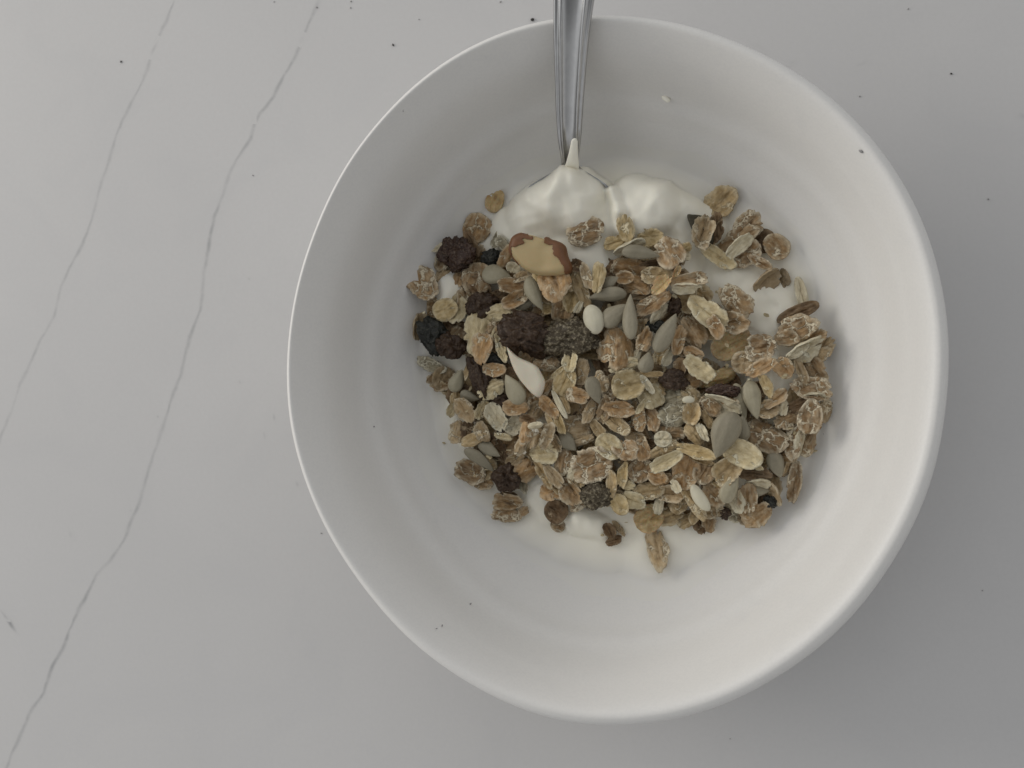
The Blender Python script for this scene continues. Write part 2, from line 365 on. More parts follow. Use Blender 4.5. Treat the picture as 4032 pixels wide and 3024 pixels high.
for i, (s_, z) in enumerate(PF):
    for j in range(NS):
        t = 2*math.pi*j/NS - math.pi; f = max(0, min(1, (s_-.35)/.6)); mean = float(co_[0])
        R = Rrim(t)*f + (1-f)*(mean + .35*(Rrim(t)-mean)) if i > len(IN)*4 else Rrim(t)
        wob = .00022*noise.noise(Vector((math.cos(t)*3.1, math.sin(t)*3.1, z*90))) * min(1, s_*2)
        rings = .00045*math.sin(s_*80 + .8*noise.noise(Vector((math.cos(t), math.sin(t), 5)))*3) if (i < NI*4 and .785 < s_ < .905) else 0
        fl = .80 + .35*math.cos(t + .55); wl = max(0, min(1, (s_-.90)/.06)); wl = wl*wl*(3-2*wl) if i <= len(IN)*4 else 0
        sl = s_ + (1-s_)*(1-fl)*wl
        V.append((R*sl*math.cos(t) + wob*math.cos(t), R*sl*math.sin(t) + wob*math.sin(t), z + (wob*.6 if z > .027 else 0) + rings))
for i in range(len(PF)-1):
    for j in range(NS):
        a = i*NS + j; b = i*NS + (j+1) % NS; F.append((a, b, b+NS, a+NS))
bowl = obj('bowl', V, F, MC)
bm = bmesh.new(); bm.from_mesh(bowl.data); bmesh.ops.remove_doubles(bm, verts=bm.verts, dist=1e-7); bmesh.ops.recalc_face_normals(bm, faces=bm.faces); bm.to_mesh(bowl.data); bm.free()
tag(bowl, 'white ceramic cereal bowl with a soft rounded rim standing on the counter', 'bowl')

# ------------------------------------------------------------------ yogurt in the bowl (a height field that meets the wall)
Z0 = .0172
def W(x, y, z=.028):              # photograph pixel -> xy
    p = at(x, y, z); return p.x, p.y
def seg_d(x, y, ax, ay, bx, by):
    dx, dy = bx-ax, by-ay; t = max(0, min(1, ((x-ax)*dx + (y-ay)*dy)/(dx*dx+dy*dy+1e-12))); return math.hypot(x-ax-dx*t, y-ay-dy*t), t
BL = []   # mounds: (ax,ay,bx,by, radius0, radius1, height0, height1, steepness)
def mound(x0, y0, x1, y1, r0, r1, h0, h1, e=2.0):
    a = W(x0, y0); b = W(x1, y1); BL.append((*a, *b, r0*MM, r1*MM, h0*MM, h1*MM, e))
mound(2180, 860, 2195, 930, 12.8, 14.0, 9.6, 6.4, 4.0)      # the heap in the spoon
mound(2092, 845, 2100, 910, 8.6, 10.5, 8.0, 4.6, 3.4)
mound(2110, 765, 2175, 780, 4.6, 6.8, 8.6, 10.4, 3.2)
mound(2236, 712, 2228, 800, 4.6, 8.5, 12.2, 11.2, 3.0)
mound(2232, 668, 2232, 705, 3.4, 5.4, 12.0, 12.2, 3.0)
mound(2200, 690, 2165, 740, 3.6, 5.2, 10.6, 10.4, 3.0)
mound(2280, 688, 2315, 740, 3.8, 5.4, 10.6, 10.2, 3.0)
mound(2300, 775, 2320, 940, 6.6, 12.0, 9.8, 5.6, 3.2)
mound(2340, 960, 2380, 1050, 9, 7, 4.6, 3.4, 2.4)
mound(2492, 765, 2540, 800, 6.9, 9.0, 8.6, 8.6, 3.4)          # smooth fold at right
mound(2560, 805, 2640, 880, 8.2, 10.5, 8.4, 3.6, 3.2)
mound(2670, 830, 2745, 880, 6.0, 7.0, 6.0, 3.2, 3.0)
mound(2520, 880, 2600, 950, 11, 10, 5.0, 2.6, 2.6)
mound(2405, 745, 2432, 830, 2.4, 3.0, 10.4, 8.6, 2.0)         # pale ridge between the two
mound(2432, 830, 2446, 890, 3.0, 3.4, 8.6, 6.4, 2.0)
mound(2440, 885, 2510, 905, 3.6, 3.2, 6.4, 5.4, 2.0)
mound(2370, 985, 2355, 1090, 4.5, 4.0, 4.0, 3.6, 2.0)
mound(2000, 880, 2060, 960, 6.5, 8.0, 4.5, 2.2, 2.4)
mound(2690, 1000, 2660, 1090, 6.0, 5.0, 3.0, 4.2, 2.4)
mound(3010, 1440, 3060, 1510, 5, 5, 3.6, 3.2, 2)
mound(1790, 1600, 1830, 1720, 5, 5, 2.6, 2.4, 2)
mound(2890, 1120, 3020, 1240, 10, 8, 1.8, 1.4, 1.6)
mound(2260, 2070, 2345, 2100, 4.2, 3.4, 3.2, 1.8, 2.0)        # little blob near the bottom
mound(2120, 1960, 2150, 2010, 6, 5, 1.4, 1.0, 1.6)
mound(1745, 1130, 1800, 1180, 7, 6, 1.6, 1.2, 1.6)
mound(2100, 1700, 2060, 1760, 5, 4, 5.6, 5.0, 1.8)
def heap(x, y):
    cx, cy = W(2440, 1480); dx, dy = (x-cx)/.0475, (y-cy)/.0385
    d = dx*dx + dy*dy; return .0043*max(0, 1 - d)**.75 if d < 1 else 0
def yog_z(x, y):
    h = 0; acc = 0
    for ax, ay, bx, by, r0, r1, h0, h1, e in BL:
        d, t = seg_d(x, y, ax, ay, bx, by); r = r0 + (r1-r0)*t
        if d < r:
            v = (h0 + (h1-h0)*t) * (1 - (d/r)**e)**.8; acc += (v*1000)**4.2
    h = acc**(1/4.2)/1000
    n_ = noise.noise(Vector((x*60, y*60, 1)))*.0009 + noise.noise(Vector((x*190, y*190, 2)))*.00035
    if h > .001: n_ += noise.noise(Vector((x*420, y*300, 3)))*.00034 + noise.noise(Vector((x*160, y*130, 8)))*.0010
    edge = .0
    lev = Z0 + max(-.0016, min(.0006, (y + .012)/.03*.0012)) + .0010*noise.noise(Vector((x*34, y*34, 7)))
    return lev + h + n_ + heap(x, y)*.45
def surf(x, y): return max(yog_z(x, y), bowl_z(x, y)+.0004) + heap(x, y)*.62
G = .00045; NX = int(.118/G); X0, Y0 = -.059, -.060; V = []; idx = {}; F = []; TH = []
for i in range(NX):
    for j in range(NX+8):
        x, y = X0 + i*G, Y0 + j*G; zy = yog_z(x, y); zb = bowl_z(x, y)
        # thin feathered skin where the yogurt meets the wall
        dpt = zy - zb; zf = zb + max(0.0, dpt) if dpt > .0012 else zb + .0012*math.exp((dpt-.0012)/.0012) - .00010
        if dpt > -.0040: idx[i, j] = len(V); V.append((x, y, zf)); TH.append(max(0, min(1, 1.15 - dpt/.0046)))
for (i, j) in list(idx):
    q = ((i, j), (i+1, j), (i+1, j+1), (i, j+1))
    if all(p in idx for p in q): F.append(tuple(idx[p] for p in q))
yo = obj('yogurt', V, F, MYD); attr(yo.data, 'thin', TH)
tag(yo, 'thick cream coloured yogurt filling the bowl under the muesli with a smooth heap on top', 'yogurt')
# splash on the upper right wall, and a few specks on the ceramic
p = on(2622, 388, bowl_z, .0002); o = lump('yogurt_splash', p, .0011, .0006, .0005, math.radians(-40), MY, 3, .2, 1.2, 3); o.rotation_euler = (.5, -.3, 0)
tag(o, 'small white yogurt splash high on the wall right of the spoon handle', 'yogurt splash')
for i, (x, y, s_, lab) in enumerate(((1719, 2475, 8, 'round grey speck inside the lower left wall beside a longer one'), (1741, 2463, 9, 'longer grey speck inside the lower left wall'), (3390, 596, 15, 'brownish smudge high on the upper right wall'),
        (2574, 2490, 7, 'tiny speck on the wall under the lowest flake'), (3245, 1712, 12, 'thin dark speck on the wall right of the muesli'), (1472, 1680, 9, 'faint speck on the left wall'), (1587, 437, 9, 'faint mark under the upper left rim'), (2135, 2191, 9, 'faint speck on the wall left of the lowest flake'), (1853, 2377, 9, 'faint dash on the lower left wall'))):
    r = s_*.5*.0000565; p = on(x, y, bowl_z, .0001); o = lump('speck', p, r*1.2, r*.7, r*.35, i*1.3, MCS, 2, .4, 2, i); tag(o, lab, 'speck', 'specks on the bowl wall')

# ------------------------------------------------------------------ the spoon
sp = bpy.data.objects.new('spoon', None); C.objects.link(sp); sp.location = (0, 0, 0); sp.empty_display_size = .02
tag(sp, 'stainless steel spoon standing in the yogurt with its grooved handle over the top rim', 'spoon')
def lerp(a, b, t): return a + (b-a)*t
def down(z): return z - .007 + .0020*max(0, min(1, (.054-z)/.02))
# path of the handle: pixel x, pixel y, height, half width in pixels
HP = [(2243, 648, .0335, 34), (2243, 610, .0362, 38), (2242, 575, .0385, 43), (2241.5, 540, .0405, 47), (2241, 500, .0425, 50), (2241, 430, .0455, 54.5), (2243, 340, .0494, 59.5), (2246, 230, .0540, 66), (2250, 120, .0580, 73), (2258, 0, .0615, 81.5), (2266, -150, .0645, 92), (2274, -320, .0660, 103), (2280, -480, .0665, 108), (2283, -560, .0665, 92), (2284, -600, .0664, 45)]
cs = [(-1.0, -.42), (-.985, -.12), (-.93, .02), (-.86, .06), (-.78, -.02), (-.71, .04), (-.64, .20), (-.58, .24), (-.50, .12), (-.42, -.02), (-.2, -.08), (0, -.10), (.2, -.08), (.42, -.02), (.50, .12), (.58, .24), (.64, .20), (.71, .04), (.78, -.02), (.86, .06), (.93, .02), (.985, -.12), (1.0, -.42), (.6, -.5), (-.6, -.5)]
V = []; F = []; n = len(cs); PTS = []
hp = smooth_prof([tuple(map(float, (h[0], h[1]))) for h in HP], 4); hz = smooth_prof([(down(h[2]), h[3]) for h in HP], 4)
for (x, y), (z, w) in zip(hp, hz):
    a = at(x-w, y, z); b = at(x+w, y, z); PTS.append(((a+b)/2, (b-a).length/2))
for i, (c, w) in enumerate(PTS):
    a = PTS[max(0, i-1)][0]; b = PTS[min(len(PTS)-1, i+1)][0]; t = (b-a).normalized(); sx = Vector((1, 0, 0)); up = sx.cross(t).normalized()
    if up.z < 0: up = -up
    for u, h in cs: V.append(c + sx*(u*w) + up*(h*.0028*min(1, .45 + w/.006)))
for i in range(len(PTS)-1):
    for j in range(n):
        a = i*n + j; b = i*n + (j+1) % n; F.append((a, b, b+n, a+n))
F.append(tuple(range(n))[::-1]); F.append(tuple(range((len(PTS)-1)*n, len(PTS)*n)))
hd = obj('handle', V, F, MS, sp)
bm = bmesh.new(); bm.from_mesh(hd.data); bmesh.ops.recalc_face_normals(bm, faces=bm.faces); bm.to_mesh(hd.data); bm.free()
hd.data.polygons.foreach_set('use_smooth', [len(f.vertices) == 4 for f in hd.data.polygons])
# the spoon's own bowl, under the heap of yogurt; its shoulders just show
BS = [(2243, 635, .0345, 34), (2243, 662, .0320, 56), (2243, 685, .0316, 100), (2241, 710, .0314, 154), (2239, 740, .0312, 200), (2236, 780, .0288, 195), (2232, 830, .0285, 190), (2228, 900, .0265, 180), (2226, 950, .0255, 165), (2224, 1000, .0250, 130), (2222, 1040, .0240, 95), (2221, 1060, .0235, 30)]
V = []; F = []; m_ = 17
b1 = smooth_prof([(h[0], h[1]) for h in BS], 3); b2 = smooth_prof([(down(h[2]), h[3]) for h in BS], 3)
for i, ((x, y), (z, w)) in enumerate(zip(b1, b2)):
    dep = .008*math.sin(math.pi*min(1, max(0, i/(len(b1)-1))))**.7
    w = w*.80
    for lay, off in ((0, 0), (1, -.0011)):
        for j in range(m_):
            u = -1 + 2*j/(m_-1); p = at(x + u*w, y, z); V.append((p.x, p.y, p.z - dep*(1-u*u) + off))
n = 2*m_
for i in range(len(b1)-1):
    for j in range(m_-1):
        a = i*n + j; F.append((a, a+1, a+1+n, a+n)); a += m_; F.append((a, a+n, a+n+1, a+1))
    for j in (0, m_-1):
        a = i*n + j; F.append((a, a+m_, a+m_+n, a+n))
sb = obj('spoon_bowl', V, F, MS, sp)
bm = bmesh.new(); bm.from_mesh(sb.data); bmesh.ops.recalc_face_normals(bm, faces=bm.faces); bm.to_mesh(sb.data); bm.free()
# yogurt clinging to the neck
def tube(name, P, mat, parent=None, seg=14):
    V = []; F = []
    for i, (c, r) in enumerate(P):
        for j in range(seg):
            t = 2*math.pi*j/seg; q = 1 + .22*noise.noise(Vector((math.cos(t)*1.5, math.sin(t)*1.5, i*.5)))
            V.append((c.x + r*q*math.cos(t), c.y - .0002, c.z + r*q*math.sin(t)*.7))
    for i in range(len(P)-1):
        for j in range(seg):
            a = i*seg + j; b = i*seg + (j+1) % seg; F.append((a, b, b+seg, a+seg))
    F.append(tuple(range(seg))); F.append(tuple(range((len(P)-1)*seg, len(P)*seg))[::-1])
    o = obj(name, V, F, mat, parent); bm = bmesh.new(); bm.from_mesh(o.data); bmesh.ops.recalc_face_normals(bm, faces=bm.faces); bm.to_mesh(o.data); bm.free(); return o
sm = tube('yogurt_smear', [(at(2263, 541, down(.0426)), .0002), (at(2263, 545, down(.0424)), .0006), (at(2262, 554, down(.0418)), .0008), (at(2260, 570, down(.0408)), .0009), (at(2258, 600, down(.0390)), .0011), (at(2256, 625, down(.0372)), .0013), (at(2253, 645, down(.0352)), .0017), (at(2249, 668, down(.0325)), .0019), (at(2246, 690, down(.030)), .0018)], MY, yo)

# ------------------------------------------------------------------ builders of the muesli pieces
def flake_mesh(L, Wd, seed, cup=.12, fold=.0, rag=.1, thick=.00055, teeth=0, rings=8, segs=44, ripple=.0, sup=2.2):
    rnd = random.Random(seed); V = []; E = []; F = []
    notches = [(rnd.uniform(0, 2*math.pi), rnd.uniform(.04, .11), rnd.uniform(.08, .30)*(1 if rag > .08 else .5)) for _ in range(max(0, rnd.randint(1, 4) + teeth))]
    sd = seed * 1.37 % 97
    def outl(t):
        c, s_ = abs(math.cos(t)), abs(math.sin(t)); r = (c**sup + s_**sup)**(-1/sup)
        r *= 1 + rag*noise.noise(Vector((math.cos(t)*1.4, math.sin(t)*1.4, sd))) + rag*.5*noise.noise(Vector((math.cos(t)*5, math.sin(t)*5, sd)))
        for c0, w, d in notches:
            dt = abs((t - c0 + math.pi) % (2*math.pi) - math.pi)
            if dt < w: r *= 1 - d*(1 - dt/w)
        return r
    asym = rnd.uniform(-.18, .18); fx = rnd.uniform(-.15, .15); tw = rnd.uniform(-.10, .10)
    OT = [outl(2*math.pi*j/segs) for j in range(segs)]
    def height(u, v, r):
        z = cup*Wd*(u*u*.6 + v*v) * (1 if cup > 0 else 1)
        z += fold*Wd*abs(v - fx) + tw*Wd*u*v*2
        z += Wd*.08*noise.noise(Vector((u*2.2, v*2.2, sd+3))) + Wd*.05*noise.noise(Vector((u*5, v*5, sd+5)))
        z -= Wd*.085*math.exp(-((v-fx)/.09)**2) * (1 - .6*r)          # the crease
        if ripple: z += ripple*Wd*math.sin(u*14 + 2*noise.noise(Vector((u*2, v*3, sd)))) * r
        return z
    for side in (0, 1):
        for i in range(rings+1):
            r = (i/rings)**.8
            for j in range(segs):
                t = 2*math.pi*j/segs; R = OT[j]*r + (1-r)*0; u, v = R*math.cos(t), R*math.sin(t)
                x = u*L/2*(1); y = v*Wd/2*(1 + asym*u); z = height(u, v, r)
                th_ = thick*(1 - .55*r**6)
                if side: z -= th_
                V.append((x, y, z)); E.append(max(0, (r-.70)/.30) if not side else .6)
    n1 = (rings+1)*segs
    for side in (0, 1):
        o_ = side*n1
        for i in range(rings):
            for j in range(segs):
                a = o_+i*segs+j; b = o_+i*segs+(j+1) % segs; q = (a, a+segs, b+segs, b)
                F.append(q if not side else q[::-1])
    for j in range(segs):
        a = rings*segs+j; b = rings*segs+(j+1) % segs; F.append((a, a+n1, b+n1, b))
    return V, F, E
def rot3(ang, tilt, tdir, roll=0):
    ax = Vector((math.cos(tdir), math.sin(tdir), 0)); return Matrix.Rotation(tilt, 3, ax) @ Matrix.Rotation(ang, 3, 'Z') @ Matrix.Rotation(roll, 3, 'X')
def put(name, V, F, mat, p, R):
    o = obj(name, V, F, mat, loc=p); o.rotation_euler = R.to_euler(); return o
def make_flake(px, py, L, Wd, ang, code, lift, seed, name, edgeon=None, own=None):
    rnd = random.Random(seed); p = on(px, py, surf, lift*.00095 + .0006)
    sc = (CAM_LOC - p).length / FPX; L, Wd = L*sc, Wd*sc
    a = math.radians(ang); R = rot3(a, math.radians(rnd.uniform(2, 15)), rnd.uniform(0, 6.28)); tk = .00042
    if edgeon:                       # a flake seen on its edge: keep its full width but stand it up
        full = min(max(Wd*2.4, L*.55), .0068); R = Matrix.Rotation(a, 3, 'Z') @ Matrix.Rotation(math.radians(edgeon), 3, 'X'); Wd = full; tk = .0008
        p = p + Vector((0, 0, -.0009))
    calm = Wd > .86*L or (own and any(w in own for w in ('plain', 'smooth', 'disc', 'oval', 'egg', 'translucent')))
    teeth = {'oc': 4, 'wn': 2}.get(code, 1); rip = .03 if code in ('oc', 'ot', 'oy') and rnd.random() < .6 else 0
    V, F, E = flake_mesh(L, Wd, seed, cup=.07, rag=.05, teeth=-9, thick=.0007) if calm else flake_mesh(L, Wd, seed, cup=rnd.choice((.20, .10, -.12, .26, -.18, -.06, .16)), fold=rnd.choice((0, 0, .16, -.18)), rag=rnd.uniform(.13, .28), teeth=teeth, ripple=rip, thick=tk)
    o = put(name, V, F, FM[code], p, R); attr(o.data, 'edge', E); return o
def make_seed(px, py, L, Wd, ang, code, lift, seed, name):
    rnd = random.Random(seed); p = on(px, py, surf, lift*.0011 + .0010); sc = (CAM_LOC - p).length / FPX; L, Wd = L*sc, Wd*sc
    V = []; F = []; n, sg = 22, 20
    bend = rnd.uniform(-.05, .05); tip = 1.0 if code != 'sc' else .5
    for i in range(n+1):
        t = i/n; u = -math.cos(math.pi*t); x = u*L/2
        tt = (u+1)/2                                  # 0 blunt end, 1 tip
        w = (math.sqrt(max(0, 1-u*u)) if code == 'sc' else math.sin(math.pi*tt**.66)**.78 if 0 < tt < 1 else 0); th_ = w*.30
        for j in range(sg):
            f = 2*math.pi*j/sg; cy, cz = math.cos(f), math.sin(f)
            rid = (.06*math.exp(-((cy-.1)/.10)**2) - .035*math.exp(-((cy+.35)/.10)**2) - .03*math.exp(-((cy-.5)/.10)**2))*(1 if cz > 0 else 0)*(1 if code != 'sc' else .3)
            q = 1 + .07*noise.noise(Vector((x*500, cy*2, cz*2+seed)))
            V.append((x, w*Wd/2*cy*q + bend*L*(u*u), (th_*Wd*cz*q + rid*Wd*w)))
    for i in range(n):
        for j in range(sg):
            a = i*sg+j; b = i*sg+(j+1) % sg; F.append((a, b, b+sg, a+sg))
    R = rot3(math.radians(ang), math.radians(rnd.uniform(3, 14)), rnd.uniform(0, 6.28), rnd.uniform(-.3, .3))
    o = put(name, V, F, SM[code], p, R); bm = bmesh.new(); bm.from_mesh(o.data); bmesh.ops.remove_doubles(bm, verts=bm.verts, dist=1e-7); bmesh.ops.recalc_face_normals(bm, faces=bm.faces); bm.to_mesh(o.data); bm.free()
    return o
def make_raisin(px, py, L, Wd, ang, code, lift, seed, name):
    p = on(px, py, surf, lift*.0010 + .0008); sc = (CAM_LOC - p).length / FPX; L, Wd = L*sc/2, Wd*sc/2; Tz = min(L, Wd)*.72
    bm = bmesh.new(); bmesh.ops.create_icosphere(bm, subdivisions=5, radius=1); sd = seed*3.17 % 50
    fr = max(1.0, (L+Wd)/2/.003)
    for v in bm.verts:
        d = v.co.normalized(); b = 1 + .38*noise.noise(d*1.25 + Vector((sd, 0, 0))) - .10*max(0, noise.noise(d*2.3 + Vector((0, sd, 3))))
        w = 1.6*Vector((noise.noise(d*2 + Vector((sd, 5, 0))), noise.noise(d*2 + Vector((0, sd, 9))), noise.noise(d*2 + Vector((7, 0, sd)))))
        r1 = 1 - abs(noise.noise((d + w*.30)*1.45*fr**.45 + Vector((sd, 2, 1))))*2.6
        r2 = 1 - abs(noise.noise((Vector((d.x*.7, d.y*1.5, d.z)) + w*.5)*3.2*fr**.5 + Vector((1, sd, 1))))*2
        r = b + (.40 if code == 'rp' else .26)*r1 + .07*r2 - .12
        v.co = Vector((d.x*r*L, d.y*r*Wd, d.z*r*Tz))
    me = bpy.data.meshes.new(name); bm.to_mesh(me); bm.free(); me.polygons.foreach_set('use_smooth', [True]*len(me.polygons)); me.materials.append(RM[code])
    o = bpy.data.objects.new(name, me); C.objects.link(o); o.location = p; o.rotation_euler = (0, 0, math.radians(ang)); return o

# ------------------------------------------------------------------ what lies in the bowl
TILE = {'A': (1560, 720), 'B': (2360, 720), 'C': (1560, 1350), 'D': (2360, 1350)}; TS = 940/2212
